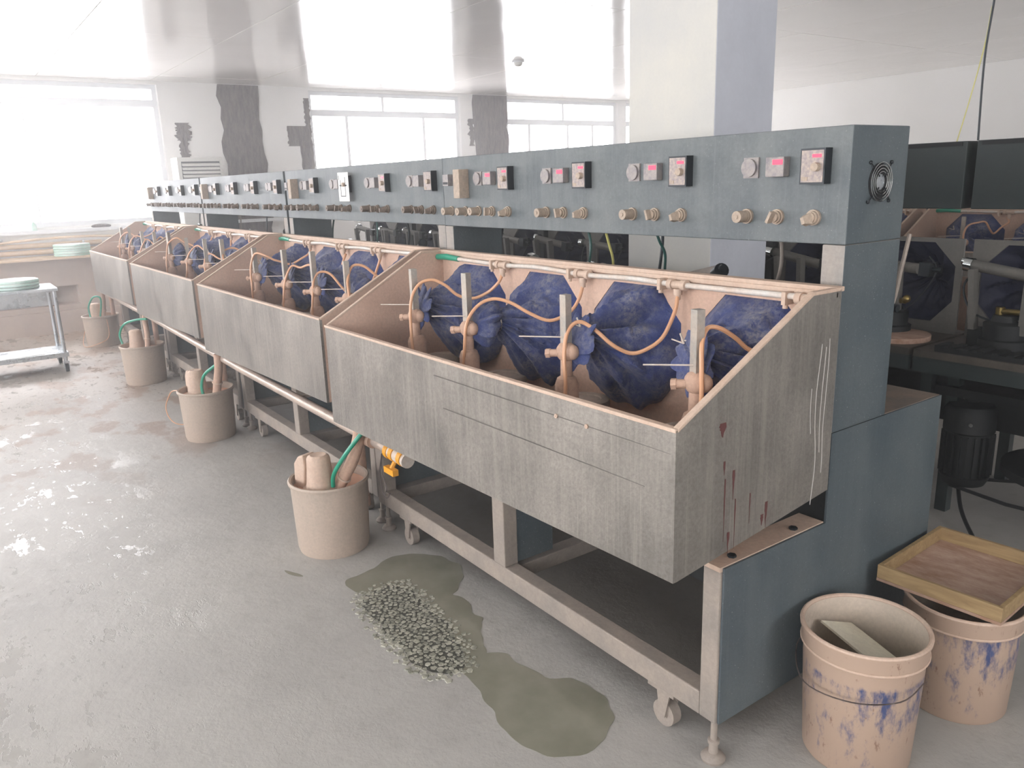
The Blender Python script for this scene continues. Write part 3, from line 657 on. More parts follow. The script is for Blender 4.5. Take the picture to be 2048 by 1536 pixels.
    # feet and casters
    if feet:
        for fx, fy in ((-.03, .255), (-1.945, .255), (-.03, 1.2), (-1.945, 1.2)):
            ob('levelling_foot', shared('foot', lambda: MB().lathe([(0, 0), (.032, 0), (.034, .008), (.026, .018), (.013, .022), (.012, .05), (.016, .052), (.016, .062), (.009, .064), (.009, .136), (0, .136)], n=18).mesh('levelling_foot', M_frame)), t, (fx, fy, 0))
        for fx in (-.21, -1.74):
            for fy in (.265, 1.15):
                ca = ob('caster', shared('caster', lambda: MB().box(-.05, -.03, .118, .05, .03, .134, 0).prism([(-.02, -.024, .118), (.03, -.024, .118), (.012, -.024, .035), (-.008, -.024, .035)], (0, .006, 0)).prism([(-.02, .018, .118), (.03, .018, .118), (.012, .018, .035), (-.008, .018, .035)], (0, .006, 0)).mesh('caster', M_frame)), t, (fx, fy, 0))
                ob('wheel', shared('wheel', lambda: MB().cyl((0, -.016, .040), (0, .016, .040), .040, 20).cyl((0, -.018, .040), (0, .018, .040), .016, 12).mesh('wheel', M_frame)), ca)
    # water pipe with tees
    z0 = 1.233
    wp = ob('water_pipe', shared('wpipe', lambda: MB().tube(smooth_path([(-1.70, .552, z0+.004), (-1.375, .552, z0), (-1.15, .552, z0+.006), (-.891, .552, z0-.002), (-.66, .552, z0+.003), (-.465, .552, z0), (.01, .552, z0+.004)]), .0085, 12).mesh('water_pipe', M_pvc)), t)
    ob('green_coupling', shared('gcoup', lambda: MB().tube([(-1.875, .555, z0+.004), (-1.80, .553, z0+.008), (-1.70, .552, z0+.004)], [.013, .0135, .0115], 12).mesh('green_coupling', M_green)), wp)
    for tx in (-.02, -.465, -.899, -1.378):
        ob('tee_fitting', shared('tee', lambda: MB().cyl((-.035, 0, 0), (-.018, 0, 0), .0165, 12).cyl((-.018, 0, 0), (.018, 0, 0), .012, 12).cyl((.018, 0, 0), (.035, 0, 0), .0165, 12).cyl((0, 0, -.012), (0, 0, -.03), .0135, 12).cyl((0, 0, -.03), (0, 0, -.045), .009, 10).mesh('tee_fitting', M_coat_rim)), wp, (tx, .552, z0))
        ob('pipe_clamp', shared('pclamp', lambda: MB().box(-.006, -.016, -.02, .006, .024, .014).cyl((0, -.005, -.03), (0, -.005, -.018), .007, 8).mesh('pipe_clamp', M_coat_rim)), wp, (tx-.065, .552, z0))
    if idx == 1 or not far:
        ob('pipe_end_cap', shared('pcap', lambda: MB().cyl((0, .552, z0+.004), (.028, .552, z0+.004), .016, 12).mesh('pipe_end_cap', M_coat_rim)), wp)
    # stations
    rn = random.Random(idx*11)
    for k, sx_ in enumerate(ST):
        kk = k if idx == 1 else (k+idx) % 4
        sl = ob('cloth_sleeve', shared('sl%d' % kk, lambda: sleeve_mesh(kk+3, TIES[kk], TAILS[kk], .9+.12*kk)), t, (sx_, 0, 0))
        tz_ = TIES[kk]
        ob('tie_string', shared('ties%d' % kk, lambda: MB().tube(ring_pts(tz_, .036, (0.1, 1, .1), 16), .0022, 5).cyl((tz_[0], tz_[1]-.02, tz_[2]+.03), (tz_[0]-.004, tz_[1]-.03, tz_[2]+.058), .003, 6).cyl((tz_[0], tz_[1]-.02, tz_[2]+.03), (tz_[0]-.03, tz_[1]-.035, tz_[2]+.04), .002, 6).mesh('tie_string', M_pvc)), sl)
        px_ = POSTX[k] if idx == 1 else sx_+TAILS[kk][0]+.012
        post_parts(t, px_, .28, 1.238-(.012*((k+idx) % 3)), k+idx*4, wire=(-.10-.02*(k % 2), -.09))
        dx_ = px_-POSTX[k]
        hp = HOSES[k]
        n_ = len(hp)
        hp2 = [(p[0]+(dx_ if i > n_*.45 else dx_*i/(n_*.45)), p[1], p[2]) for i, p in enumerate(hp)]
        if idx != 1: hp2 = [(p[0]+rn.uniform(-.012, .012), p[1]+rn.uniform(-.01, .01), p[2]+(rn.uniform(-.02, .02) if 1 < i < n_-4 else 0)) for i, p in enumerate(hp2)]
        ob('hose', MB().tube(smooth_path(hp2, 5), .0062, 8).mesh('hose', M_hose), t)
        ob('lap_disc', shared('lap', lambda: MB().lathe([(0, .66), (.03, .66), (.03, .80), (.088, .802), (.090, .812), (.088, .828), (.060, .829), (.057, .825), (0, .825)], n=30).mesh('lap_disc', M_lap)), t, (sx_-.12, .46, 0))
        ob('dark_wheel', shared('dkw', lambda: MB().lathe([(0, .68), (.075, .68), (.08, .70), (.078, .75), (.06, .765), (0, .768)], n=18).mesh('dark_wheel', M_dark)), t, (sx_+.07, .485, 0))
        if rear: mech(t, sx_-.02+.06*(k % 2), .96, k+idx*5, tall=(k == 1))
    return t

machine(1, (0, 0, 0), 'grey steel polishing machine nearest the camera, its displays lit red', lit=True)
m2 = machine(2, (-L, .02, 0), 'second polishing machine in the front row, white sheet taped to its panel', lit=False)
machine(3, (-2*L, .02, 0), 'third polishing machine in the front row, between the sheeted one and the last', lit=False)
machine(4, (-3*L, .02, 0), 'farthest polishing machine in the front row, beside the far window wall', lit=False)
# taped sheet on the second machine
cabm = [c_ for c_ in m2.children if c_.name.startswith('control_cabinet')][0]
sh = ob('paper_sheet', MB().box(-.06, -.0335, -.085, .075, -.032, .07).mesh('paper_sheet', M_paper), cabm, (-1.02, .666, 1.555), label='white paper sheet with printed lines')
pl = MB()
for (x0, z0, x1, z1) in [(-.03, -.06, .03, -.055), (-.03, -.06, -.025, .03), (.03, -.06, .035, .045), (-.04, -.004, .05, .004), (-.05, .03, -.045, .055)]: pl.box(x0, -.0345, z0, x1, -.0334, z1)
ob('printed_lines', pl.mesh('printed_lines', M_ink), sh)

# third row, facing us, seen over the rear plates of the dark row
for i in range(2):
    machine(5+i, (.04-L*i, 4.25, 0), ['polishing machine in the third row, seen behind the dark green cabinets on the right', 'polishing machine in the third row, glimpsed behind the pillar'][i], lit=False, rear=False, feet=False, far=True)

# ------------------------------------------------------------------ second row: dark machines with their backs to us
def dark_machine(i, x1, label):
    x0 = x1-2.0; t = thing('rear_machine', (0, 0, 0), label, 'machine')
    cab = ob('control_cabinet', MB().box(x0, 2.45, 1.368, x1-.03, 2.72, 1.655).mesh('control_cabinet', M_green_cab), t, bevel=.004)
    ob('top_strip', MB().box(x0+.02, 2.446, 1.635, x1-.05, 2.45, 1.652).mesh('top_strip', M_frame if False else M_dark), cab)
    for gx in (x0+.42, x1-.45):
        for r_ in range(10):
            ob('louver', shared('louver', lambda: MB().hexa([(-.10, -.001, -.006), (.10, -.001, -.006), (.10, .001, -.006), (-.10, .001, -.006)], [(-.10, -.016, .003), (.10, -.016, .003), (.10, .001, .006), (-.10, .001, .006)]).mesh('louver', M_green_cab)), cab, (gx, 2.45, 1.42+.018*r_))
    cs = [x1-.25-.5*k for k in range(4)]
    ob('back_plate', octplate(x0+.01, x1-.02, .80, 1.235, 2.50, 2.51, cs, (0, 1)).mesh('back_plate', [M_brown_top, M_coat]), t) if False else None
    mb = octplate(x0+.01, x1-.02, .80, 1.235, 2.50, 2.512, cs, (0, 1))
    # scale the holes' plate down to its lower top edge
    ob('back_plate', mb.mesh('back_plate', [M_side_dk, M_coat]), t)
    for c_ in cs:
        ob('cloth_sleeve', shared('dsl', lambda: (lambda me: me)(sleeve_mesh(9, (0, .30, 1.03), (0, .25, 1.03)))), t, (c_, 3.10, 0), (0, 0, 0)) if False else None
        s = ob('cloth_sleeve', shared('dsleeve', lambda: sleeve_mesh(9, (0, .33, 1.03), (0, .28, 1.02), 1, M_cloth_shade)), t, (c_, 1.925, 0)); s.rotation_euler = (0, 0, PI); s.location = (c_, 2.512+.588, 0)
    ob('table_top', MB().box(x0, 2.08, .77, x1-.01, 2.62, .80, 0).mesh('table_top', M_top_dk), t)
    ob('table_apron', MB().box(x0, 2.085, .705, x1-.01, 2.11, .77).mesh('table_apron', M_green_cab), t)
    for lx in (x0+.03, x1-.08):
        ob('leg', MB().box(lx, 2.35, 0, lx+.05, 2.40, .77).mesh('leg', M_green_cab), t)
        ob('leg', MB().box(lx, 2.95, 0, lx+.05, 3.0, .77).mesh('leg', M_green_cab), t)
    ob('mid_strut', MB().box(x0+.93, 2.455, .8, x0+1.0, 2.60, 1.368).mesh('mid_strut', M_dark), t)
    ob('tank_bottom', MB().box(x0+.02, 2.52, .60, x1-.04, 3.1, .66).mesh('tank_bottom', M_dark), t)
    ob('drive_housing', MB().box(x0+.02, 2.66, .34, x1-.04, 2.70, .60).mesh('drive_housing', M_dark), t)
    ob('tank_front', MB().box(x0+.02, 3.09, .60, x1-.04, 3.1, .99).mesh('tank_front', M_coat), t)
    for k, c_ in enumerate(cs):
        mech2(t, c_, 2.33, k+i*4)
    for j in range(2): under_motor(t, x0+.13+j*.98, 2.38, j)
    return t

def mech2(parent, x, y, seed):
    o = mech(parent, x, y, seed+40, tall=False); o.location.z = -.055; return o
def under_motor(parent, x, y, k):
    m = ob('motor', shared('umotor', lambda: MB().lathe([(0, .16), (.085, .16), (.10, .19), (.10, .20), (.094, .205), (.094, .40), (.104, .41), (.104, .50), (.09, .525), (.03, .54), (.03, .60), (0, .60)], n=28).mesh('motor', M_dark)), parent, (x, y, 0))
    for q in range(22):
        a = 2*PI*q/22
        ob('cooling_fin', shared('fin', lambda: MB().box(.09, -.0025, .21, .108, .0025, .395).mesh('cooling_fin', M_dark)), m, (0, 0, 0), (0, 0, a))
    ob('motor_bolt', shared('mbolt', lambda: MB().cyl((.05, -.092, .46), (.052, -.108, .46), .009, 8).mesh('motor_bolt', M_chrome)), m)
    ob('pulley', shared('pul', lambda: MB().lathe([(0, .24), (.05, .24), (.27, .27), (.30, .265), (.30, .30), (.27, .305), (.05, .33), (0, .33)], n=44).mesh('pulley', M_dark)), parent, (x+.42, y+.12, 0))
    ob('shaft', shared('shaft', lambda: MB().cyl((0, 0, .1), (0, 0, .77), .022, 12).mesh('shaft', M_dark)), parent, (x+.42, y+.12, 0))
    ob('shelf_bracket', shared('sbr', lambda: MB().box(-.14, -.06, .56, .3, .12, .60).box(-.14, -.02, .60, -.10, .1, .71).mesh('shelf_bracket', M_dark)), parent, (x, y, 0))
    ob('drive_belt', shared('belt', lambda: MB().tube([(-.03, -.06, .15), (.25, -.16, .17), (.46, -.19, .19)], .008, 6).tube([(-.03, .06, .15), (.46, .30, .19)], .008, 6).mesh('drive_belt', M_black)), parent, (x, y, 0))

X1 = [1.48, -.53, -2.55, -4.57]
LB = ['dark green polishing machine at the right edge of the frame, its back to us', 'dark green polishing machine just right of the front row end, its back to us',
      'dark polishing machine seen below the nearest cabinet, left of the pillar', 'dark polishing machine seen below the second cabinet of the front row']
for i, x1 in enumerate(X1): dark_machine(i, x1, LB[i])

# things on the rear table
wd = tag(ob('wooden_disc', MB().lathe([(0, 0), (.15, 0), (.15, .022), (0, .022)], (-.70, 2.25, .80), 32).mesh('wooden_disc', M_ply)), 'pink-brown round board lying on the rear table', 'board')
fp = thing('ribbed_plate', (-.30, 2.28, .80), 'dark ribbed metal plate lying on the rear table', 'plate')
ob('plate_body', MB().box(-.14, -.185, 0, .30, -.075, .02).mesh('plate_body', M_dark), fp)
for k in range(8): ob('rib', MB().box(-.14+.056*k, -.185, .02, -.115+.056*k, -.075, .027).mesh('rib', M_dark), fp)

# cables hanging inside the near machine opening
o = ob('green_cable', MB().tube(smooth_path([(-.80, .80, 1.37), (-.80, .82, 1.33), (-.81, .86, 1.28), (-.85, .9, 1.2), (-.9, .95, 1.1), (-.92, .97, 1.02)]), .005, 8).mesh('green_cable', M_dgreen)); tag(o, 'dark green cable hanging below the nearest cabinet before the pillar', 'cable')
o = ob('pale_cable', MB().tube(smooth_path([(-.295, .80, 1.37), (-.30, .82, 1.33), (-.33, .86, 1.26), (-.38, .9, 1.19), (-.43, .92, 1.1), (-.45, .94, 1.02)]), .006, 8).mesh('pale_cable', M_frame)); tag(o, 'pale cable hanging below the nearest cabinet right of the pillar', 'cable')
o = ob('yellow_green_cable', MB().tube(smooth_path([(-1.06, .80, 1.37), (-1.07, .83, 1.31), (-1.09, .87, 1.24), (-1.13, .9, 1.15)]), .005, 8).mesh('yellow_green_cable', M_ywire)); tag(o, 'pale yellow cable hanging below the nearest cabinet left of the pillar', 'cable')
o = ob('floor_cable', MB().tube(smooth_path([(-.45, 2.45, .2), (-.35, 2.3, .06), (-.15, 2.05, .012), (.05, 1.8, .01), (.3, 1.55, .01)]), .009, 8).mesh('floor_cable', M_black)); tag(o, 'black cable on the floor behind the wooden tray', 'cable')

# ------------------------------------------------------------------ drain pipe along the front
dp = ob('drain_pipe', MB().tube([(-1.62, .13, .505), (-2.1, .12, .515), (-3.5, .11, .525), (-5.8, .10, .565), (-8.0, .10, .575)], .024, 14).mesh('drain_pipe', M_wet_pvc))
tag(dp, 'long slurry-splashed drain pipe running below the front row tanks', 'pipe')
for x, z in ((-1.80, .508), (-3.9, .53), (-5.85, .566), (-7.85, .575)):
    ob('coupling', MB().cyl((x-.05, .12, z), (x+.05, .12, z), .031, 14).mesh('coupling', M_coat_dk), dp)
    ob('drop_pipe', MB().cyl((x-.215, .175, z+.03), (x-.215, .175, .13), .022, 12).cyl((x-.215, .175, .17), (x-.215, .175, .12), .028, 12).cyl((x-.215, .12, z), (x-.215, .175, z), .02, 10).mesh('drop_pipe', M_coat_dk), dp)
for x in (-2.6, -4.6, -6.6): ob('pipe_bracket', MB().box(x-.012, .11, .52, x+.012, .23, .535).mesh('pipe_bracket', M_frame), dp)
vl = thing('valve', (-1.57, .13, .50), 'yellow taped valve at the near end of the drain pipe', 'valve')
ob('valve_body', MB().cyl((-.05, 0, 0), (.10, 0, -.005), .030, 16).mesh('valve_body', M_pvc), vl)
for x in (-.045, .0, .07): ob('yellow_tape', MB().cyl((x-.013, 0, 0), (x+.013, 0, -.001), .034, 16).mesh('yellow_tape', M_yellow), vl)
ob('valve_handle', MB().box(-.03, -.045, -.075, .05, -.02, -.05).cyl((.01, -.03, -.055), (.01, -.005, -.02), .010, 8).mesh('valve_handle', M_yellow), vl)
ob('dangling_wire', MB().tube(smooth_path([(-.09, -.02, -.02), (-.08, -.03, -.09), (-.05, -.03, -.15), (-.07, -.03, -.19)]), .003, 6).tube(smooth_path([(-.09, -.02, -.02), (-.10, -.03, -.10), (-.09, -.03, -.18), (-.05, -.03, -.2), (-.02, -.03, -.17)]), .003, 6).mesh('dangling_wire', M_mortar), vl)

# ------------------------------------------------------------------ slurry buckets with pumps
def oval(seed):
    return lambda a, z: 1+.018*math.cos(2*a+seed)
def slurry_bucket(i, x, y, label, handle=None):
    b = thing('slurry_bucket', (x, y, 0), label, 'bucket')
    ob('bucket_body', MB().lathe([(0, .006), (0.150, .006), (.152, 0), (.158, .02), (.168, .305), (.176, .308), (.178, .318), (.172, .325), (.163, .322), (.150, .02), (0, .014)], n=40, wob=oval(i)).mesh('bucket_body', M_bucket), b)
    ob('slurry', MB().lathe([(.162, .283), (.08, .281), (0, .281)], n=36, wob=oval(i)).mesh('slurry', M_slurry), b)
    if handle:
        pts = [Vector((-.12*0-.178*math.cos(a)*1.0, -.178*math.sin(a)*0, 0)) for a in (0,)]
        s, dip = handle
        P = [(-.13, -.125, .30), (-.20, -.16, .29), (-.25, -.18, .24), (-.27, -.20, .17), (-.25, -.19, .10), (-.21, -.15, .06), (-.155, -.06, .055)] if s == 'side' else [(-.165, -.08, .30), (-.19, -.12, .2), (-.17, -.16, .1), (-.08, -.19, .03), (.06, -.19, .012), (.15, -.13, .03), (.18, .02, .1), (.178, .03, .29)]
        ob('bail_handle', MB().tube(smooth_path(P), .0035, 7).mesh('bail_handle', M_hose), b)
    return b
def pump(i, x, y, label, rz, hosepts):
    p = thing('pump', (x, y, .281), label, 'pump', rz=rz)
    ob('pump_flange', MB().lathe([(0, 0), (.085, 0), (.082, .012), (.06, .02), (0, .02)], n=24, wob=lambda a, z: 1+.06*math.cos(4*a)).mesh('pump_flange', M_coat_dk if False else M_coat_rim), p)
    ob('motor_housing', MB().lathe([(.062, .018), (.058, .04), (.052, .10), (.050, .145), (.046, .155), (.034, .163), (.02, .160), (0, .158)], n=26, wob=lambda a, z: 1+.02*math.cos(10*a)).mesh('motor_housing', M_coat_rim), p)
    ob('junction_box', MB().prism([(-.135, -.03, .0), (-.075, -.03, .0), (-.06, -.03, .10), (-.065, -.03, .155), (-.10, -.03, .145), (-.128, -.03, .11)], (0, .07, 0)).mesh('junction_box', M_coat_rim), p, bevel=.008)
    return p
def green_hose(pts, label): return tag(ob('green_hose', MB().tube(smooth_path(pts), .0095, 10).mesh('green_hose', M_green)), label, 'hose')
def drop(x, y, label, pts, r=.026):
    o = tag(ob('outlet_hose', MB().tube(smooth_path(pts), r, 12).mesh('outlet_hose', M_coat_dk)), label, 'hose')
    ob('hose_band', MB().tube(ring_pts(pts[-2], r+.002, Vector(pts[-1])-Vector(pts[-2]), 16), .005, 6).mesh('hose_band', M_coat_rim), o); return o

B = [(-1.96, -.01), (-4.0, .02), (-5.95, .03), (-8.09, .05)]
slurry_bucket(0, *B[0], 'nearest slurry bucket, peach slurry inside, standing below the nearest tank corner')
pump(0, -1.93, -.06, 'slurry-caked pump standing in the nearest bucket', .35, None)
green_hose([(-1.865, -.03, .31), (-1.845, -.03, .37), (-1.80, .0, .45), (-1.76, .05, .53), (-1.75, .1, .58)], 'short green hose rising from the nearest slurry bucket')
drop(0, 0, 'thick outlet hose dropping into the nearest slurry bucket', [(-1.80, .09, .59), (-1.80, .075, .52), (-1.815, .05, .43), (-1.86, .02, .34), (-1.89, .0, .285)])
slurry_bucket(1, *B[1], 'second slurry bucket with a wire handle sticking out, below the second tank', ('side', 0))
pump(1, -4.03, -.02, 'slurry-caked pump standing in the second bucket', .1, None)
green_hose([(-3.91, -.02, .30), (-3.92, -.02, .36), (-3.90, .0, .43), (-3.85, .06, .49), (-3.82, .1, .53)], 'short green hose rising from the second slurry bucket')
drop(1, 0, 'thick outlet hose dropping into the second slurry bucket', [(-3.84, .08, .56), (-3.84, .075, .47), (-3.85, .06, .38), (-3.87, .05, .29)])
slurry_bucket(2, *B[2], 'third slurry bucket, green hose arching over its left side')
pump(2, -5.99, .0, 'slurry-caked pump standing in the third bucket', .0, None)
green_hose([(-6.07, -.09, .30), (-6.11, -.1, .40), (-6.06, -.06, .49), (-5.95, .02, .53), (-5.86, .08, .54)], 'green hose arching high over the third slurry bucket')
drop(2, 0, 'curved outlet hose dropping into the third slurry bucket', [(-5.98, .09, .56), (-5.95, .08, .50), (-5.88, .07, .44), (-5.84, .06, .38), (-5.83, .05, .29)], .022)
slurry_bucket(3, *B[3], 'farthest slurry bucket with a drooping wire handle, near the wall', ('low', 0))
pump(3, -8.12, .02, 'slurry-caked pump standing in the farthest bucket', .0, None)
green_hose([(-8.02, -.05, .30), (-8.05, -.05, .42), (-8.0, .0, .52), (-7.95, .06, .50), (-7.97, .03, .30)], 'green hose looped over the farthest slurry bucket')
drop(3, 0, 'outlet hose dropping into the farthest slurry bucket', [(-7.99, .09, .58), (-7.99, .09, .48), (-7.99, .08, .38), (-7.99, .07, .29)], .02)

# ------------------------------------------------------------------ paint pails and tray at the near end
def pail(x, y, h, r0, r1, label, n=44):
    p = thing('paint_pail', (x, y, 0), label, 'pail')
    ob('pail_body', MB().lathe([(0, .006), (r0-.01, .006), (r0-.002, 0), (r0+.002, .006), (r1-.006, h-.10), (r1-.006, h-.055), (r1+.001, h-.052), (r1+.001, h-.012), (r1+.006, h-.010), (r1+.006, h), (r1-.002, h+.002), (r1-.006, h-.004)], n=n).mesh('pail_body', M_pail), p)
    ob('pail_inside', MB().lathe([(r1-.006, h-.004), (r1-.010, h-.06), (r0-.006, .014), (0, .014)], n=n).mesh('pail_inside', M_pail_in), p)
    ob('pail_rim', MB().tube(ring_pts((0, 0, h-.002), r1+.001, (0, 0, 1), 44), .006, 8).tube(ring_pts((0, 0, h-.052), r1+.0, (0, 0, 1), 44), .004, 6).mesh('pail_rim', M_coat_rim), p)
    return p
p1 = pail(.178, .60, .378, .136, .157, 'open stained pail with white board scraps inside, at the machine corner')
p2 = pail(.235, 1.03, .335, .137, .155, 'blue-stained pail under the wooden tray')
ob('pail_handle', MB().tube(smooth_path([(.165, 0, .29), (.155, -.09, .27), (.07, -.165, .255), (-.06, -.17, .245), (-.155, -.07, .26), (-.165, 0, .29)]), .0018, 6).mesh('pail_handle', M_mortar), p1)
o = tag(ob('board_scrap', MB().hexa([(-.10, -.075, 0), (.11, -.06, 0), (.10, .055, 0), (-.10, .04, 0)], [(-.10, -.075, .006), (.11, -.06, .006), (.10, .055, .006), (-.10, .04, .006)]).mesh('board_scrap', M_board), None, (.165, .635, .295), (-.30, .10, -.30)), 'upper cream board scrap lying inside the open stained pail', 'board')
o = tag(ob('board_scrap', MB().hexa([(-.08, -.05, 0), (.08, -.06, 0), (.09, .05, 0), (-.09, .06, 0)], [(-.08, -.05, .006), (.08, -.06, .006), (.09, .05, .006), (-.09, .06, .006)]).mesh('board_scrap', M_board), None, (.17, .62, .235), (-.05, .12, .7)), 'lower cream board scrap beneath the first inside the open pail', 'board')
tray = thing('wooden_tray', (.195, 1.12, .343), 'shallow wooden tray dusty inside, resting on a blue-stained pail', 'tray', rz=.05)
tx, ty, hh = .172, .205, .052
ob('tray_bottom', MB().box(-tx, -ty, 0, tx, ty, .009).mesh('tray_bottom', M_ply), tray)
for (a, b, c_, d) in ((-tx, -ty, tx, -ty+.013), (-tx, ty-.013, tx, ty), (-tx, -ty+.013, -tx+.013, ty-.013), (tx-.013, -ty+.013, tx, ty-.013)):
    ob('tray_side', MB().box(a, b, .009, c_, d, hh).mesh('tray_side', M_wood), tray, bevel=.0015)

# ------------------------------------------------------------------ steel trolley on the left
tr_ = thing('trolley', (-7.14, -1.0, 0), 'steel two-shelf trolley at the left edge of the frame', 'trolley')
X0, X1_, Y0, Y1 = -.27, .27, -.58, .58
ob('top_shelf', MB().box(X0, Y0, .735, X1_, Y1, .76).mesh('top_shelf', M_galv), tr_, bevel=.003)
ob('lower_shelf', MB().box(X0, Y0, .14, X1_, Y1, .165).box(X0, Y1-.008, .165, X1_, Y1, .18).box(X1_-.008, Y0, .165, X1_, Y1-.008, .18).mesh('lower_shelf', M_galv), tr_, bevel=.002)
for lx in (X0+.03, X1_-.03):
    for ly in (Y0+.03, Y1-.03):
        ob('leg', shared('tleg', lambda: MB().cyl((0, 0, .09), (0, 0, .736), .017, 12).mesh('leg', M_galv)), tr_, (lx, ly, 0))
        cc = ob('caster', shared('tcast', lambda: MB().box(-.03, -.022, .085, .03, .022, .10).box(-.02, -.022, .035, .02, -.016, .09).box(-.02, .016, .035, .02, .022, .09).mesh('caster', M_galv)), tr_, (lx, ly, 0))
        ob('wheel', shared('twheel', lambda: MB().cyl((0, -.014, .038), (0, .014, .038), .038, 18).mesh('wheel', M_blackmet)), cc)
tag(ob('paper_sheet', MB().box(-.12, -.2, 0, .12, .2, .003).mesh('paper_sheet', M_paper), None, (-7.10, -.80, .166), (0, 0, .1)), 'white paper lying on the lower shelf of the trolley', 'paper')
def disc(x, y, z, r, label, grp=None):
    d = thing('polishing_disc', (x, y, z), label, 'disc', grp)
    ob('disc_body', shared('disc%.2f' % r, lambda: MB().lathe([(0, 0), (r, 0), (r+.004, .006), (r, .022), (0, .022)], n=32).mesh('disc_body', M_gdisc)), d)
    ob('disc_face', shared('dface%.2f' % r, lambda: MB().lathe([(r-.008, .022), (r-.012, .026), (0, .026)], n=32).mesh('disc_face', M_paper)), d)
    return d
for k in range(3): disc(-7.16+.008*(k % 2), -.72, .761+.0265*k, .19, ['bottom', 'middle', 'top'][k]+' green-edged disc of the pile on the trolley nearer its right end', 'discs piled on the trolley')
for k in range(3): disc(-7.16, -1.18-.008*(k % 2), .761+.0265*k, .19, ['bottom', 'middle', 'top'][k]+' green-edged disc of the pile cut off by the left frame edge', 'discs piled on the trolley')
for k in range(5): disc(-9.385+.008*(k % 2), .05, .876+.0265*k, .19, ['lowest', 'second lowest', 'middle', 'second highest', 'topmost'][k]+' green-edged disc of the pile beside the wall pipes', 'discs piled by the wall pipes')

# air conditioner standing by the far wall
ac = thing('air_conditioner', (-9.25, 1.55, 0), 'tall white floor air conditioner against the far wall', 'air conditioner')
ob('ac_body', MB().box(-.18, -.27, 0, .12, .27, 1.95).mesh('ac_body', M_ac), ac, bevel=.01)
ob('ac_outlet', MB().box(.121, -.225, 1.62, .126, .225, 1.90).mesh('ac_outlet', M_blackmet), ac)
for k in range(6): ob('louver', MB().hexa([(.126, -.22, 1.635+.044*k), (.15, -.22, 1.625+.044*k), (.15, .22, 1.625+.044*k), (.126, .22, 1.635+.044*k)], [(.126, -.22, 1.660+.044*k), (.15, -.22, 1.648+.044*k), (.15, .22, 1.648+.044*k), (.126, .22, 1.660+.044*k)]).mesh('louver', M_ac), ac)

# ------------------------------------------------------------------ puddles and exposed pebbles in the floor
def blob(name, pts, z, mat, n=5, jit=.0):
    P = [Vector((x, y, 0)) for x, y in pts]; m = len(P); out = []
    for i in range(m):
        p0, p1, p2, p3 = P[(i-1) % m], P[i], P[(i+1) % m], P[(i+2) % m]
        for k in range(n):
            t = k/n; q = .5*((2*p1)+(-p0+p2)*t+(2*p0-5*p1+4*p2-p3)*t*t+(-p0+3*p1-3*p2+p3)*t**3)
            q += Vector((noise.noise(q*14), noise.noise(q*14+Vector((9, 0, 0))), 0))*jit
            out.append((q.x, q.y, z))
    mb = MB(); k = len(out)
    mb.add(out+[(x, y, .0002) for x, y, z_ in out], [tuple(range(k))]+[(i, k+i, k+(i+1) % k, (i+1) % k) for i in range(k)])
    me = mb.mesh(name, mat); return me
pa = [(-1.60, -.13), (-1.63, .0), (-1.68, .12), (-1.62, .25), (-1.5, .31), (-1.38, .30), (-1.28, .22), (-1.24, .17), (-1.17, .19), (-1.08, .15), (-1.03, .17), (-.98, .12), (-.90, .08), (-.84, .05), (-.80, -.02), (-.86, -.05), (-.98, -.04), (-1.12, -.03), (-1.26, -.07), (-1.42, -.10)]
pb = [(-.80, .09), (-.72, .10), (-.60, .12), (-.54, .18), (-.46, .20), (-.38, .19), (-.31, .14), (-.26, .05), (-.27, -.04), (-.33, -.10), (-.42, -.13), (-.52, -.12), (-.62, -.10), (-.72, -.08), (-.82, -.07), (-.86, -.01)]
tag(ob('puddle', blob('puddle', pa, .0012, M_puddle, 5, .02)), 'olive wet puddle on the floor below the nearest tank, beside the pebbles', 'puddle')
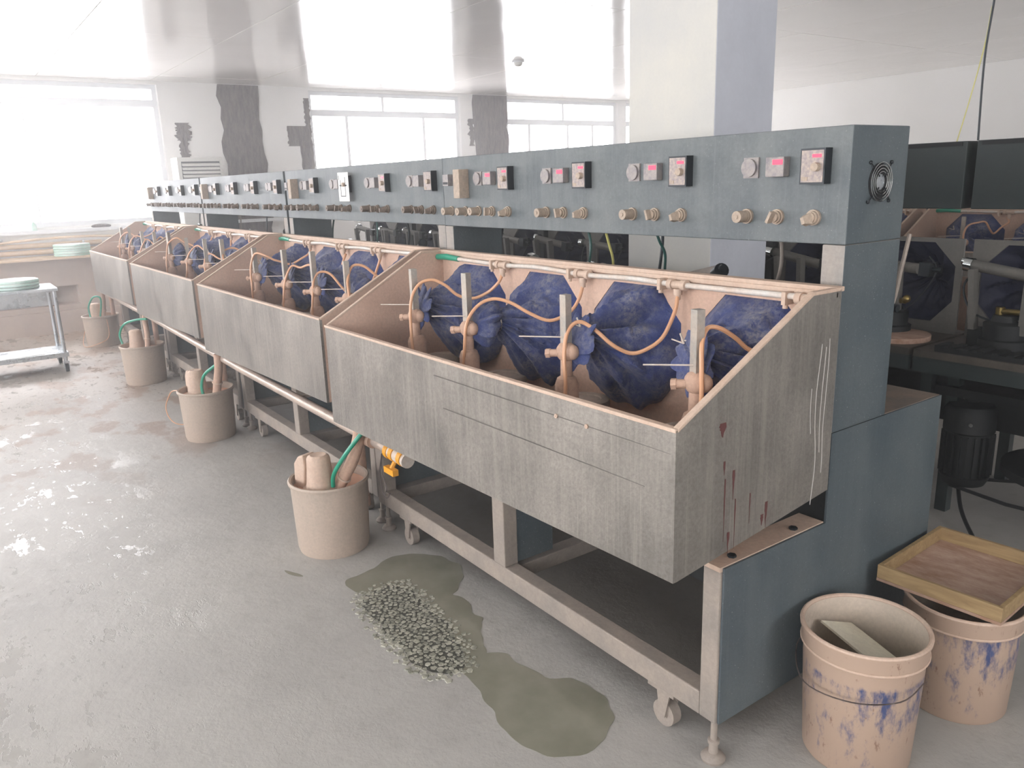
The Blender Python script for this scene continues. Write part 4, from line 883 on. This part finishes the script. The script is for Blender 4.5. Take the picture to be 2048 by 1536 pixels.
tag(ob('puddle', blob('puddle', pb, .0016, M_puddle, 5, .015)), 'round olive wet puddle nearest the camera', 'puddle')
tag(ob('puddle', blob('puddle', [(-1.86, -.28), (-1.80, -.245), (-1.76, -.24), (-1.80, -.27)], .0012, M_puddle, 4, .01)), 'tiny damp spot left of the big puddle', 'puddle')
flo = bpy.data.objects['floor']
ag = [(-1.46, -.10), (-1.44, .02), (-1.36, .06), (-1.21, .04), (-1.05, .03), (-.92, .0), (-.82, -.05), (-.84, -.14), (-.93, -.18), (-1.06, -.17), (-1.2, -.16), (-1.36, -.15)]
def inside(x, y, poly):
    c_ = False; j = len(poly)-1
    for i in range(len(poly)):
        if (poly[i][1] > y) != (poly[j][1] > y) and x < (poly[j][0]-poly[i][0])*(y-poly[i][1])/(poly[j][1]-poly[i][1])+poly[i][0]: c_ = not c_
        j = i
    return c_
pm = MB(); rn = random.Random(4); placed = []
for _ in range(26000):
    x = rn.uniform(-1.5, -.78); y = rn.uniform(-.22, .1)
    if not inside(x+rn.gauss(0, .03), y+rn.gauss(0, .02), ag): continue
    r_ = rn.uniform(.007, .0165)
    if any((x-a)**2+(y-b)**2 < (.72*(r_+c_))**2 for a, b, c_ in placed): continue
    placed.append((x, y, r_)); nn = rn.choice([4, 5, 5, 6]); a0 = rn.uniform(0, 6)
    ring = [(x+math.cos(a0+2*PI*k/nn)*r_*rn.uniform(.8, 1.1), y+math.sin(a0+2*PI*k/nn)*r_*rn.uniform(.75, 1.05)) for k in range(nn)]
    h_ = rn.uniform(.0022, .0035)
    pm.add([(a, b, 0) for a, b in ring]+[(x+(a-x)*.86, y+(b-y)*.86, h_) for a, b in ring], [tuple(range(nn, 2*nn))]+[(k, (k+1) % nn, nn+(k+1) % nn, nn+k) for k in range(nn)])
    if len(placed) > 900: break
bed = ob('pebble_bed', blob('pebble_bed', ag, .0019, M_pebbed, 5, .03), flo)
pb_o = ob('pebbles', pm.mesh('pebbles', M_pebble), flo); pb_o['kind'] = 'stuff'
